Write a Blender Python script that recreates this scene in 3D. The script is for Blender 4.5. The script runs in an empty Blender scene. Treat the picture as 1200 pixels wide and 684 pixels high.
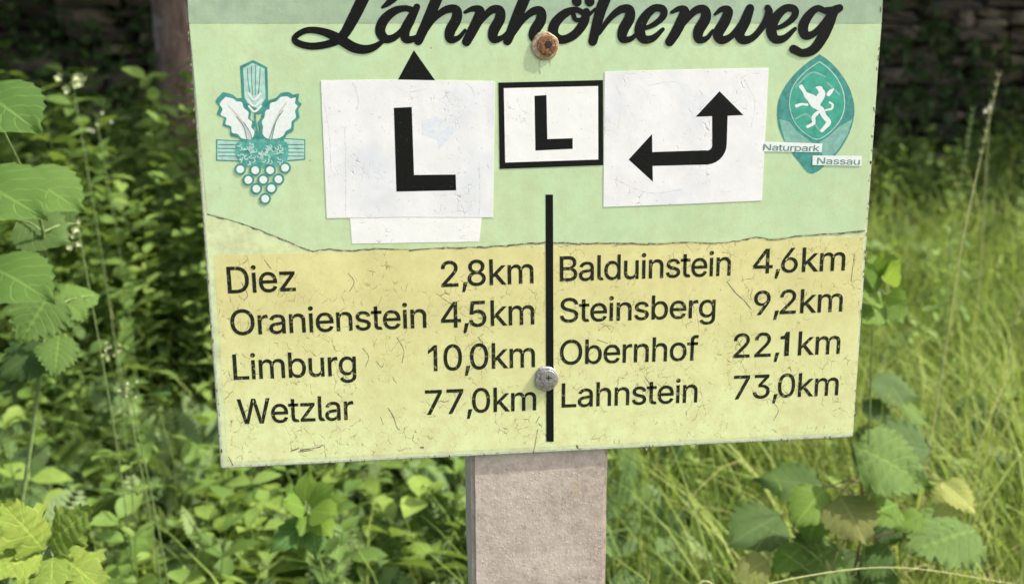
import bpy, bmesh, math, random
import numpy as np
from mathutils import Vector, Matrix, noise
R = random.Random(7)
rng = np.random.default_rng(11)
scene = bpy.context.scene
COL = scene.collection

# ------------------------------------------------------------------ camera
F_PX = 1178.0
RIGHT = np.array([0.99285358, -0.03091965, 0.11526377])   # sign's x axis seen from the camera
DOWN = np.array([0.00619131, 0.97789777, 0.20899189])
INTO = np.array([-0.11917815, -0.20678472, 0.97110074])
CAM = np.array([-0.162, -0.945, 1.45])                     # sign face lies in the plane y = 0

def ray(px, py):
    v = np.array([px - 600.0, py - 342.0, F_PX])
    return np.array([v @ RIGHT, v @ INTO, -(v @ DOWN)])

def at(px, py, y):
    """world point seen at that spot of the photo, y metres behind the sign face"""
    r = ray(px, py)
    p = CAM + r * ((y - CAM[1]) / r[1])
    return Vector((float(p[0]), float(p[1]), float(p[2])))

cam_data = bpy.data.cameras.new('camera')
cam = bpy.data.objects.new('camera', cam_data)
COL.objects.link(cam)
m = Matrix(((RIGHT[0], -RIGHT[1], -RIGHT[2], CAM[0]),
            (INTO[0], -INTO[1], -INTO[2], CAM[1]),
            (-DOWN[0], DOWN[1], DOWN[2], CAM[2]),
            (0, 0, 0, 1)))
cam.matrix_world = m
cam_data.sensor_width = 36.0
cam_data.lens = 36.0 * F_PX / 1200.0
cam_data.clip_start = 0.05
cam_data.clip_end = 500
cam_data.dof.use_dof = True
cam_data.dof.focus_distance = 0.97
cam_data.dof.aperture_fstop = 5.2
scene.camera = cam

# ------------------------------------------------------------------ light
SUN_EL, SUN_AZ = math.radians(50), math.radians(101)       # azimuth clockwise from +Y
world = bpy.data.worlds.new('World')
scene.world = world
world.use_nodes = True
nt = world.node_tree
sky = nt.nodes.new('ShaderNodeTexSky')
sky.sky_type = 'NISHITA'
sky.sun_disc = False
sky.sun_elevation = SUN_EL
sky.sun_rotation = SUN_AZ
sky.dust_density = 5.0
sky.air_density = 0.8
sky.ozone_density = 0.3
nt.links.new(sky.outputs[0], nt.nodes['Background'].inputs[0])
nt.nodes['Background'].inputs[1].default_value = 0.15
sd = bpy.data.lights.new('sun', 'SUN')
sd.energy = 3.6
sd.angle = math.radians(0.5)
sd.color = (1.0, 0.94, 0.84)
sun = bpy.data.objects.new('sun', sd)
COL.objects.link(sun)
SUNV = Vector((math.sin(SUN_AZ) * math.cos(SUN_EL), math.cos(SUN_AZ) * math.cos(SUN_EL), math.sin(SUN_EL)))
sun.rotation_euler = SUNV.to_track_quat('Z', 'Y').to_euler()
sun.location = (1, -2, 5)
vs = scene.view_settings
vs.view_transform = 'Standard'
vs.look = 'None'
vs.exposure = 1.07
vs.gamma = 1.0

# ------------------------------------------------------------------ helpers
def tag(o, label=None, cat=None, group=None, kind=None):
    if label: o['label'] = label
    if cat: o['category'] = cat
    if group: o['group'] = group
    if kind: o['kind'] = kind
    return o

def empty(name, loc, label, cat, group=None, rz=0.0):
    o = bpy.data.objects.new(name, None)
    COL.objects.link(o)
    o.location = loc
    o.rotation_euler.z = rz
    o.empty_display_size = 0.05
    return tag(o, label, cat, group)

def world_loc(o):
    return o.location.copy() if o.parent is None else world_loc(o.parent) + o.matrix_parent_inverse.translation + o.location

def link(name, me, parent=None, world_coords=True):
    o = bpy.data.objects.new(name, me)
    COL.objects.link(o)
    if parent is not None:
        o.parent = parent
        if world_coords:
            o.matrix_parent_inverse = Matrix.Translation(-world_loc(parent))
    return o

def mesh(name, verts, faces, mat=None, smooth=False):
    me = bpy.data.meshes.new(name)
    me.from_pydata([tuple(v) for v in verts], [], faces)
    if mat: me.materials.append(mat)
    if smooth: me.polygons.foreach_set('use_smooth', [True] * len(me.polygons))
    me.update()
    return me

def bm_mesh(name, bm, mat, smooth=False):
    me = bpy.data.meshes.new(name)
    bm.to_mesh(me); bm.free()
    me.materials.append(mat)
    if smooth: me.polygons.foreach_set('use_smooth', [True] * len(me.polygons))
    return me

class Nodes:
    """small helper to write materials"""
    def __init__(s, name):
        s.m = bpy.data.materials.new(name); s.m.use_nodes = True
        s.t = s.m.node_tree; s.b = s.t.nodes['Principled BSDF']
    def n(s, typ, **kw):
        x = s.t.nodes.new(typ)
        for k, v in kw.items():
            if k.startswith('i_'):
                x.inputs[k[2:].replace('_', ' ')].default_value = v
            else: setattr(x, k, v)
        return x
    def l(s, a, b): s.t.links.new(a, b)
    def coord(s, what='Object'): return s.n('ShaderNodeTexCoord').outputs[what]
    def mapping(s, vec, scale):
        mp = s.n('ShaderNodeMapping'); mp.inputs['Scale'].default_value = scale
        s.l(vec, mp.inputs['Vector']); return mp.outputs[0]
    def noise(s, vec, scale, detail=4, rough=0.6):
        x = s.n('ShaderNodeTexNoise', i_Scale=scale, i_Detail=detail, i_Roughness=rough)
        s.l(vec, x.inputs['Vector']); return x.outputs['Fac']
    def ramp(s, fac, stops):
        x = s.n('ShaderNodeValToRGB'); e = x.color_ramp.elements
        while len(e) < len(stops): e.new(0.5)
        for q, (p, c) in zip(e, stops):
            q.position = p
            q.color = (c, c, c, 1) if isinstance(c, (int, float)) else (*c, 1)
        s.l(fac, x.inputs[0]); return x.outputs[0]
    def mix(s, fac, a, b, mode='MIX'):
        x = s.n('ShaderNodeMix', data_type='RGBA', blend_type=mode)
        for v, i in ((fac, 0), (a, 6), (b, 7)):
            if hasattr(v, 'links'): s.l(v, x.inputs[i])
            elif i == 0: x.inputs[0].default_value = v
            else: x.inputs[i].default_value = (*v, 1)
        return x.outputs[2]
    def math(s, op, a, b=0.0, c=None):
        x = s.n('ShaderNodeMath', operation=op)
        for i, v in enumerate((a, b, c)):
            if v is None: continue
            if hasattr(v, 'links'): s.l(v, x.inputs[i])
            else: x.inputs[i].default_value = v
        return x.outputs[0]
    def bump(s, h, strength=0.3, dist=0.001):
        x = s.n('ShaderNodeBump', i_Strength=strength, i_Distance=dist)
        s.l(h, x.inputs['Height']); s.l(x.outputs[0], s.b.inputs['Normal']); return x
    def base(s, col):
        if hasattr(col, 'links'): s.l(col, s.b.inputs['Base Color'])
        else: s.b.inputs['Base Color'].default_value = (*col, 1)

# ------------------------------------------------------------------ materials
def simple(name, col, rough=0.5, wear=0.15, scale=300.0, metal=0.0, patch=None):
    k = Nodes(name); c = k.coord()
    f = k.noise(c, scale, 5)
    lo = tuple(v * (1 - wear) for v in col); hi = tuple(min(1, v * (1 + wear)) for v in col)
    base = k.mix(k.ramp(f, [(0.35, 0.0), (0.65, 1.0)]), lo, hi)
    if patch:
        g = k.noise(c, patch[1], 4)
        base = k.mix(k.ramp(g, [(patch[2], 0.0), (patch[2] + 0.12, patch[3])]), base, patch[0])
    k.base(base)
    k.b.inputs['Roughness'].default_value = rough
    k.b.inputs['Metallic'].default_value = metal
    k.bump(f, 0.15, 0.0004)
    return k.m

def crack_mask(k, c, scale, width, thr, warp=0.02, stretch=(1, 1, 0.7)):
    """thin broken crack lines in weathered film"""
    wn = k.n('ShaderNodeTexNoise', i_Scale=28.0, i_Detail=3.0)
    k.l(c, wn.inputs['Vector'])
    off = k.n('ShaderNodeVectorMath', operation='MULTIPLY_ADD')
    k.l(wn.outputs['Color'], off.inputs[0]); off.inputs[1].default_value = (warp,) * 3; k.l(c, off.inputs[2])
    mp = k.mapping(off.outputs[0], stretch)
    v = k.n('ShaderNodeTexVoronoi', feature='DISTANCE_TO_EDGE', i_Scale=scale)
    k.l(mp, v.inputs['Vector'])
    line = k.ramp(v.outputs['Distance'], [(0.0, 1.0), (width, 0.0)])
    msk = k.ramp(k.noise(c, 22.0, 5, 0.75), [(thr, 0.0), (thr + 0.09, 1.0)])
    fine = k.ramp(k.noise(c, 130.0, 2), [(0.42, 0.0), (0.58, 1.0)])
    return k.math('MULTIPLY', k.math('MULTIPLY', line, msk), fine)

def speck_mask(k, c, scale, lo, hi):
    return k.ramp(k.noise(c, scale, 3, 0.5), [(lo, 0.0), (hi, 1.0)])

def film_mat(name, col_a, col_b, crack, crack_scale, thr, zfade=None, strip=False, stain=(0.42, 0.40, 0.26)):
    k = Nodes(name); c = k.coord()
    base = k.mix(k.ramp(k.noise(c, 9.0, 5), [(0.35, 0.0), (0.65, 1.0)]), col_a, col_b)
    sep = k.n('ShaderNodeSeparateXYZ'); k.l(c, sep.inputs[0])
    if zfade:            # print ink bleached towards the foot of the board
        z0, z1, colf = zfade
        mr = k.n('ShaderNodeMapRange', i_From_Min=z1, i_From_Max=z0)
        zz = k.math('ADD', sep.outputs[2], k.math('MULTIPLY', k.math('SUBTRACT', k.noise(c, 11.0, 4), 0.5), 0.06))
        k.l(zz, mr.inputs['Value'])
        base = k.mix(mr.outputs[0], base, colf)
    mot = k.ramp(k.noise(c, 60.0, 6, 0.7), [(0.42, 0.0), (0.75, 0.7)])
    base = k.mix(mot, base, stain)
    cr = crack_mask(k, c, crack_scale, 0.035, thr)
    base = k.mix(k.math('MULTIPLY', cr, crack), base, (0.17, 0.12, 0.05))
    cr2 = crack_mask(k, c, crack_scale * 2.3, 0.06, thr + 0.02, 0.012, (1, 1, 1))
    base = k.mix(k.math('MULTIPLY', cr2, crack * 0.45), base, (0.22, 0.18, 0.08))
    drip = k.ramp(k.noise(k.mapping(c, (1, 1, 0.12)), 34.0, 5, 0.65), [(0.52, 0.0), (0.75, 0.35)])
    base = k.mix(drip, base, stain)
    blot = k.ramp(k.noise(c, 5.0, 7, 0.7), [(0.50, 0.0), (0.72, 0.40)])
    base = k.mix(blot, base, tuple(v * 0.92 for v in stain))
    sp = speck_mask(k, c, 210.0, 0.73, 0.76)
    base = k.mix(k.math('MULTIPLY', sp, 0.75), base, (0.10, 0.10, 0.06))
    k.base(base)
    k.b.inputs['Roughness'].default_value = 0.42
    k.b.inputs['Specular IOR Level'].default_value = 0.3
    h = k.math('SUBTRACT', k.noise(c, 350.0, 3), k.math('MULTIPLY', cr, 2.0))
    k.bump(h, 0.25, 0.0004)
    return k.m

M = {}
M['board'] = film_mat('board_film', (0.66, 0.77, 0.42), (0.72, 0.80, 0.46), 0.6, 55.0, 0.60)
M['green'] = film_mat('green_film', (0.50, 0.68, 0.41), (0.60, 0.76, 0.46), 0.6, 60.0, 0.66, stain=(0.50, 0.56, 0.31))
M['strip'] = film_mat('painted_shade_strip', (0.36, 0.48, 0.33), (0.42, 0.55, 0.38), 0.4, 60.0, 0.68, stain=(0.27, 0.36, 0.26))
M['yellow'] = film_mat('yellow_film', (0.68, 0.64, 0.29), (0.80, 0.75, 0.36), 0.85, 100.0, 0.475,
                       zfade=(-0.40, -0.24, (0.76, 0.83, 0.44)), stain=(0.60, 0.55, 0.24))
M['rim'] = simple('board_rim', (0.55, 0.58, 0.45), 0.6, 0.2, 200, patch=((0.10, 0.08, 0.05), 140, 0.60, 0.8))
M['ink'] = simple('black_ink', (0.006, 0.007, 0.006), 0.6, 0.3, 500, patch=((0.06, 0.06, 0.04), 300, 0.63, 0.6))
M['text'] = simple('dark_print', (0.018, 0.020, 0.012), 0.6, 0.3, 500, patch=((0.36, 0.34, 0.15), 260, 0.57, 0.85))
for q_ in ('ink', 'text'): M[q_].node_tree.nodes['Principled BSDF'].inputs['Specular IOR Level'].default_value = 0.15
M['grime'] = simple('grime', (0.16, 0.15, 0.09), 0.9, 0.5, 400, patch=((0.45, 0.46, 0.28), 200, 0.5, 0.9))
def sticker_mat(name, a, b, blotch):
    k = Nodes(name); c = k.coord()
    base = k.mix(k.ramp(k.noise(c, 30.0, 5), [(0.35, 0.0), (0.65, 1.0)]), a, b)
    base = k.mix(k.ramp(k.noise(c, 12.0, 3), [(0.52, 0.0), (0.66, blotch)]), base, (0.55, 0.62, 0.74))
    cr = crack_mask(k, c, 120.0, 0.05, 0.53, 0.03, (1, 1, 1))
    base = k.mix(k.math('MULTIPLY', cr, 0.75), base, (0.34, 0.32, 0.28))
    sp = speck_mask(k, c, 330.0, 0.66, 0.72)
    base = k.mix(k.math('MULTIPLY', sp, 0.4), base, (0.35, 0.33, 0.25))
    k.base(base); k.b.inputs['Roughness'].default_value = 0.4
    k.bump(k.math('SUBTRACT', k.noise(c, 60.0, 4), cr), 0.3, 0.0008)
    return k.m
M['sticker'] = sticker_mat('white_sticker', (0.80, 0.79, 0.80), (0.88, 0.87, 0.87), 0.30)
M['sticker_clean'] = sticker_mat('clean_white_sticker', (0.84, 0.84, 0.82), (0.90, 0.89, 0.87), 0.0)
M['teal'] = simple('teal_print', (0.055, 0.28, 0.24), 0.45, 0.25, 160)
M['teal_mid'] = simple('mid_teal_print', (0.05, 0.36, 0.26), 0.45, 0.2, 120)
M['knot'] = simple('pale_knot_teal', (0.10, 0.38, 0.32), 0.45, 0.3, 200)
M['teal_grey'] = simple('grey_teal_print', (0.22, 0.45, 0.38), 0.45, 0.15, 160)
M['teal_pale'] = simple('pale_teal_print', (0.45, 0.66, 0.58), 0.45, 0.15, 160)
M['white_print'] = simple('white_print', (0.78, 0.83, 0.80), 0.45, 0.05, 300)
M['pink_print'] = simple('faded_pink_print', (0.62, 0.55, 0.55), 0.45, 0.05, 300)
M['grey_text'] = simple('small_grey_print', (0.13, 0.24, 0.22), 0.45, 0.2, 300)
M['rust'] = simple('rusty_steel', (0.20, 0.085, 0.035), 0.75, 0.5, 500, 0.3, patch=((0.42, 0.30, 0.18), 350, 0.52, 0.8))
M['dark_recess'] = simple('dark_recess', (0.03, 0.02, 0.015), 0.9, 0.3, 300)
M['washer'] = simple('dirty_washer', (0.40, 0.31, 0.20), 0.55, 0.3, 400, 0.2, patch=((0.30, 0.15, 0.07), 260, 0.50, 0.9))
M['zinc'] = simple('zinc_screw', (0.36, 0.34, 0.35), 0.38, 0.35, 450, 0.6)

# rough concrete post
k = Nodes('concrete'); c = k.coord()
v = k.n('ShaderNodeTexVoronoi', i_Scale=230.0); k.l(c, v.inputs['Vector'])
g1 = k.ramp(k.noise(c, 110.0, 6, 0.75), [(0.28, (0.25, 0.19, 0.15)), (0.50, (0.48, 0.40, 0.335)), (0.72, (0.66, 0.58, 0.50))])
big = k.ramp(k.noise(c, 14.0, 5), [(0.38, 0.0), (0.60, 1.0)])
b_ = k.mix(big, (0.36, 0.30, 0.255), (0.58, 0.50, 0.435))
b_ = k.mix(0.6, b_, g1)
grain = k.ramp(v.outputs['Distance'], [(0.10, 1.0), (0.30, 0.0)])
pick = k.ramp(v.outputs['Color'], [(0.60, 0.0), (0.80, 1.0)])
b_ = k.mix(k.math('MULTIPLY', k.math('MULTIPLY', grain, pick), 0.55), b_, (0.66, 0.58, 0.53))
lich = k.ramp(k.noise(k.mapping(c, (1, 1, 0.8)), 24.0, 5, 0.7), [(0.60, 0.0), (0.72, 0.55)])
b_ = k.mix(lich, b_, (0.42, 0.29, 0.10))
dk = k.ramp(k.noise(c, 90.0, 4), [(0.66, 0.0), (0.72, 0.6)])
b_ = k.mix(dk, b_, (0.14, 0.10, 0.09))
k.base(b_); k.b.inputs['Roughness'].default_value = 0.9
k.bump(k.math('ADD', k.noise(c, 260.0, 5), k.math('MULTIPLY', grain, 0.4)), 0.35, 0.001)
M['concrete'] = k.m

def leaf_mat(name, stops, trans=0.35, uv=False, rnd='attr', rough=0.6, veins=7.0, vein_col=None, spots=None, vamt=0.35):
    """foliage: colour picked per leaf, slight mottling, light passing through"""
    k = Nodes(name)
    if rnd == 'attr':
        r = k.n('ShaderNodeAttribute', attribute_name='var').outputs['Fac']
    else:
        r = k.n('ShaderNodeObjectInfo').outputs['Random']
    base = k.ramp(r, stops)
    c = k.coord()
    f = k.noise(c, 60.0, 3)
    base = k.mix(k.ramp(f, [(0.3, 0.35), (0.7, 0.0)]), base, tuple(v * 0.55 for v in stops[0][1]))
    if spots:
        base = k.mix(k.ramp(k.noise(c, spots[1], 4), [(spots[2], 0.0), (spots[2] + 0.12, 0.8)]), base, spots[0])
    if uv:
        u = k.n('ShaderNodeUVMap', uv_map='UVMap')
        sp = k.n('ShaderNodeSeparateXYZ'); k.l(u.outputs[0], sp.inputs[0])
        av = k.math('ABSOLUTE', sp.outputs[1])
        ph = k.math('FRACT', k.math('MULTIPLY', k.math('SUBTRACT', sp.outputs[0], k.math('MULTIPLY', av, 0.30)), veins))
        side = k.ramp(k.math('ABSOLUTE', k.math('SUBTRACT', ph, 0.5)), [(0.0, 1.0), (0.10, 0.0)])
        mid = k.ramp(av, [(0.03, 1.0), (0.07, 0.0)])
        vn = k.math('MAXIMUM', side, mid)
        vc = vein_col or tuple(min(1, v * 1.6 + 0.02) for v in stops[-1][1])
        base = k.mix(k.math('MULTIPLY', vn, vamt), base, vc)
        k.bump(k.math('ADD', k.math('MULTIPLY', vn, -1.0), k.math('MULTIPLY', k.noise(c, 300.0, 3), 0.5)), 0.5, 0.0015)
    k.base(base)
    k.b.inputs['Roughness'].default_value = rough
    k.b.inputs['Specular IOR Level'].default_value = 0.2
    tr = k.n('ShaderNodeBsdfTranslucent')
    tc = k.mix(0.5, base, (0.30, 0.42, 0.05), 'MIX')
    k.l(tc, tr.inputs['Color'])
    ms = k.n('ShaderNodeMixShader'); ms.inputs[0].default_value = trans
    out = k.t.nodes['Material Output']
    k.l(k.b.outputs[0], ms.inputs[1]); k.l(tr.outputs[0], ms.inputs[2]); k.l(ms.outputs[0], out.inputs['Surface'])
    return k.m

G = dict(deep=(0.08, 0.145, 0.032), mid=(0.16, 0.25, 0.05), fresh=(0.25, 0.36, 0.07), lime=(0.33, 0.43, 0.10),
         straw=(0.42, 0.38, 0.16), blue=(0.035, 0.09, 0.055), brown=(0.14, 0.09, 0.04))
M['herb'] = leaf_mat('herb_leaves', [(0.0, G['deep']), (0.45, G['mid']), (0.8, G['fresh']), (1.0, G['lime'])])
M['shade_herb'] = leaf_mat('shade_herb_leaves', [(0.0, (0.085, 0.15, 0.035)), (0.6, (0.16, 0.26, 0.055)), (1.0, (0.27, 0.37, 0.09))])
M['grass'] = leaf_mat('grass_blades', [(0.0, G['mid']), (0.4, (0.20, 0.30, 0.06)), (0.85, (0.36, 0.43, 0.11)), (0.93, G['straw']), (1.0, (0.5, 0.42, 0.2))], 0.4)
M['fine'] = leaf_mat('feathery_leaves', [(0.0, (0.09, 0.16, 0.055)), (0.6, (0.16, 0.25, 0.09)), (1.0, (0.26, 0.34, 0.14))], 0.3)
M['hazel_leaf'] = leaf_mat('hazel_leaf_green', [(0.0, (0.07, 0.135, 0.028)), (1.0, (0.11, 0.19, 0.035))], 0.3, True, 'obj', veins=8.0)
M['bright_leaf'] = leaf_mat('bright_leaf_green', [(0.0, (0.12, 0.22, 0.035)), (1.0, (0.20, 0.32, 0.05))], 0.45, True, 'obj', veins=7.0)
M['dark_leaf'] = leaf_mat('dark_leaf_green', [(0.0, (0.055, 0.10, 0.026)), (1.0, (0.085, 0.15, 0.035))], 0.3, True, 'obj', veins=8.0, vein_col=(0.11, 0.19, 0.07))
M['pale_leaf'] = leaf_mat('pale_yellow_leaf', [(0.0, (0.42, 0.46, 0.13)), (1.0, (0.46, 0.48, 0.16))], 0.4, True, 'obj', veins=8.0)
M['olive_leaf'] = leaf_mat('olive_leaf', [(0.0, (0.20, 0.22, 0.06)), (1.0, (0.22, 0.25, 0.07))], 0.4, True, 'obj', veins=7.0)
M['oak_leaf'] = leaf_mat('lobed_leaf_yellow_green', [(0.0, (0.16, 0.27, 0.045)), (1.0, (0.24, 0.34, 0.055))], 0.4, True, 'obj', veins=5.0, spots=((0.30, 0.17, 0.05), 35.0, 0.55))
M['soft_leaf'] = leaf_mat('soft_green_leaf', [(0.0, (0.085, 0.17, 0.038)), (1.0, (0.13, 0.23, 0.05))], 0.45, True, 'obj', veins=6.0)
M['nettle_leaf'] = leaf_mat('nettle_leaf', [(0.0, (0.05, 0.12, 0.03)), (0.7, (0.09, 0.19, 0.045)), (1.0, (0.16, 0.28, 0.06))], 0.35, True, 'obj', veins=7.0)
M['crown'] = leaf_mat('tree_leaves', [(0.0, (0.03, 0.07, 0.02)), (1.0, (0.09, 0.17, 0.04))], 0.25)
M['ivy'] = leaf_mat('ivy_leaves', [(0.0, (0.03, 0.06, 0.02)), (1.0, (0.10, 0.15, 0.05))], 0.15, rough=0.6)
M['stem'] = simple('green_stem', (0.13, 0.19, 0.06), 0.6, 0.3, 100)
M['twig'] = simple('brown_twig', (0.13, 0.085, 0.05), 0.8, 0.3, 100)
M['straw'] = simple('straw_stem', (0.36, 0.36, 0.15), 0.7, 0.25, 100)
M['cream'] = simple('cream_petals', (0.32, 0.37, 0.17), 0.6, 0.1, 100)
M['white_petal'] = simple('white_petals', (0.34, 0.36, 0.26), 0.6, 0.1, 100)

k = Nodes('bark'); c = k.coord()
w = k.noise(k.mapping(c, (1, 1, 0.16)), 42.0, 6, 0.7)
b_ = k.ramp(w, [(0.30, (0.05, 0.032, 0.024)), (0.52, (0.19, 0.12, 0.09)), (0.75, (0.34, 0.25, 0.19))])
b_ = k.mix(k.ramp(k.noise(c, 11.0, 4), [(0.56, 0.0), (0.64, 0.85)]), b_, (0.36, 0.29, 0.27))
b_ = k.mix(k.ramp(k.noise(c, 8.0, 5), [(0.55, 0.0), (0.7, 0.6)]), b_, (0.05, 0.07, 0.02))
k.base(b_); k.b.inputs['Roughness'].default_value = 0.95
k.bump(w, 0.9, 0.02); M['bark'] = k.m

def stone_mat(name, moss):
    k = Nodes(name); c = k.coord('Generated')
    r = k.n('ShaderNodeObjectInfo').outputs['Random']
    f = k.noise(k.coord(), 6.0, 7, 0.7)
    a = k.ramp(r, [(0.0, (0.07, 0.058, 0.045)), (0.4, (0.13, 0.10, 0.075)), (0.8, (0.20, 0.155, 0.11)), (1.0, (0.34, 0.27, 0.20))])
    b2 = k.mix(k.ramp(f, [(0.3, 0.0), (0.7, 1.0)]), a, (0.20, 0.16, 0.12), 'MIX')
    b2 = k.mix(0.55, a, b2)
    b2 = k.mix(k.ramp(k.noise(k.coord(), 3.0, 5), [(0.52, 0.0), (0.66, moss)]), b2, (0.05, 0.07, 0.02))
    k.base(b2); k.b.inputs['Roughness'].default_value = 0.95
    k.bump(f, 0.8, 0.02); return k.m
M['stone'] = stone_mat('slate_stone', 0.7)
M['mortar'] = simple('dark_joint_earth', (0.035, 0.030, 0.022), 1.0, 0.4, 20)

k = Nodes('soil'); c = k.coord()
b_ = k.ramp(k.noise(c, 5.0, 8, 0.7), [(0.3, (0.06, 0.055, 0.025)), (0.55, (0.11, 0.13, 0.04)), (0.75, (0.17, 0.19, 0.06))])
k.base(b_); k.b.inputs['Roughness'].default_value = 1.0
k.bump(k.noise(c, 30.0, 6, 0.7), 0.8, 0.03); M['soil'] = k.m

# ------------------------------------------------------------------ ground
WALL_Y = 5.6
def ground_z(x, y):
    z = 0.0
    if y > 0.25: z += 0.125 * (min(y, WALL_Y + 0.4) - 0.25)
    z += 0.045 * noise.noise(Vector((x * 0.9, y * 0.9, 3.1))) * (1.0 if abs(x) < 12 and abs(y) < 12 else 0)
    return z

xs = sorted(set([-160, -80, -40, -20] + [round(-12 + i * 0.3, 3) for i in range(81)] + [20, 40, 80, 160]))
ys = sorted(set([-160, -80, -40, -20, -10] + [round(-6 + i * 0.3, 3) for i in range(61)] + [20, 40, 80, 160]))
gv = [(x, y, ground_z(x, y)) for y in ys for x in xs]
W = len(xs)
gf = [(j * W + i, j * W + i + 1, (j + 1) * W + i + 1, (j + 1) * W + i) for j in range(len(ys) - 1) for i in range(W - 1)]
ground = link('ground', mesh('ground', gv, gf, M['soil'], True))
tag(ground, 'mossy earth bank rising behind the sign', kind='structure')

# ------------------------------------------------------------------ dry stone wall
wall = empty('stone_wall', (0, WALL_Y + 0.2, 0.55), 'dark weathered dry stone wall with ivy in deep shade behind the sign', 'wall')
bm = bmesh.new()
bmesh.ops.create_cube(bm, size=1.0)
for v_ in bm.verts:
    v_.co.x *= 12.5; v_.co.y *= 0.40; v_.co.z *= 2.5
    v_.co += Vector((0, WALL_Y + 0.34, 1.30))
link('wall_core', bm_mesh('wall_core', bm, M['mortar']), wall)
stone_meshes = []
for q in range(7):
    bm = bmesh.new(); bmesh.ops.create_cube(bm, size=1.0)
    bmesh.ops.subdivide_edges(bm, edges=bm.edges[:], cuts=2, use_grid_fill=True)
    bm.verts.ensure_lookup_table()
    for v_ in bm.verts:
        p = v_.co.copy()
        nearc = sum(1 for a in p if abs(a) > 0.45)
        s = {3: 0.84, 2: 0.93, 1: 1.0, 0: 1.0}[nearc]
        v_.co = Vector((p.x * s, p.y * s, p.z * s)) + Vector([R.uniform(-0.09, 0.09) for _ in range(3)])
    stone_meshes.append(bm_mesh('stone', bm, M['stone']))
cells = []
z = 0.45
while z < 2.45:
    h = R.uniform(0.06, 0.14)
    x = -5.6 + R.uniform(0, 0.2)
    while x < 5.6:
        wd = R.uniform(0.12, 0.46)
        if h > 0.10 and R.random() < 0.35:        # two thin slabs instead of one block
            q = R.uniform(0.35, 0.65)
            cells.append((x + wd / 2, z + h * q / 2, wd * R.uniform(.85, 1), h * q * 0.9))
            cells.append((x + wd / 2, z + h * (1 + q) / 2, wd * R.uniform(.8, 1), h * (1 - q) * 0.9))
        else:
            cells.append((x + wd / 2, z + h / 2 + R.uniform(-.012, .012), wd * R.uniform(.85, 1.02), h * R.uniform(0.75, 1.08)))
        x += wd
    z += h
def stone_score(cl):
    x, zz, wd, h = cl
    rx = np.array([x, WALL_Y, zz]) - CAM
    cz = rx[0] * RIGHT[2] + rx[1] * INTO[2] - rx[2] * DOWN[2]
    px = 600 + F_PX * (rx[0] * RIGHT[0] + rx[1] * INTO[0] - rx[2] * DOWN[0]) / cz
    py = 342 + F_PX * (rx[0] * RIGHT[1] + rx[1] * INTO[1] - rx[2] * DOWN[1]) / cz
    inview = -20 < px < 1220 and -10 < py < 330
    hidden = 250 < px < 1015
    return (0 if inview and not hidden else 1 if hidden and py < 330 and py > -40 else 2) - wd * h
cells.sort(key=stone_score)
rest = []
for n_, (x, zz, wd, h) in enumerate(cells):
    dy = R.uniform(-0.09, 0.05)
    if n_ < 296:
        o = link('stone', stone_meshes[n_ % 7], wall)
        o.location = (x, WALL_Y + 0.13 + dy, zz); o.scale = (wd * 0.98, 0.28, h)
        o.rotation_euler = (R.uniform(-.06, .06), R.uniform(-.09, .09), R.uniform(-.08, .08))
    else:
        rest.append((x, WALL_Y + 0.13 + dy, zz, wd * 0.98, h, n_ % 7))
rv, rf = [], []
for x, y, zz, wd, h, q in rest:
    me = stone_meshes[q]; b0 = len(rv)
    rv += [(x + v_.co.x * wd, y + v_.co.y * 0.28, zz + v_.co.z * h) for v_ in me.vertices]
    rf += [tuple(b0 + i for i in p.vertices) for p in me.polygons]
tag(link('stone_courses', mesh('stone_courses', rv, rf, M['stone']), wall), kind='stuff')

# ------------------------------------------------------------------ foliage tools
def join_instances(name, templates, pos, rot, scl, pick, mat, var):
    """write many copies of small leaf templates into one mesh with a 'var' value per copy"""
    V, L, S, A = [], [], [], []
    base = 0
    for ti, (tv, tf) in enumerate(templates):
        idx = np.nonzero(pick == ti)[0]
        if not len(idx): continue
        tv = np.asarray(tv, dtype=np.float64)
        vv = np.einsum('nij,kj->nki', rot[idx], tv) * scl[idx][:, None, None] + pos[idx][:, None, :]
        nk = len(tv)
        flat = np.array([i for f in tf for i in f]); sizes = np.array([len(f) for f in tf])
        off = base + np.arange(len(idx)) * nk
        L.append((flat[None, :] + off[:, None]).ravel())
        S.append(np.tile(sizes, len(idx)))
        V.append(vv.reshape(-1, 3)); A.append(np.repeat(var[idx], nk))
        base += len(idx) * nk
    V = np.concatenate(V); L = np.concatenate(L); S = np.concatenate(S); A = np.concatenate(A)
    me = bpy.data.meshes.new(name)
    me.vertices.add(len(V)); me.vertices.foreach_set('co', V.astype(np.float32).ravel())
    me.loops.add(len(L)); me.loops.foreach_set('vertex_index', L.astype(np.int32))
    me.polygons.add(len(S))
    st = np.concatenate([[0], np.cumsum(S)[:-1]])
    me.polygons.foreach_set('loop_start', st.astype(np.int32))
    me.polygons.foreach_set('use_smooth', np.ones(len(S), dtype=bool))
    me.update(calc_edges=True)
    at_ = me.attributes.new('var', 'FLOAT', 'POINT'); at_.data.foreach_set('value', A.astype(np.float32))
    me.materials.append(mat)
    return me

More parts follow.
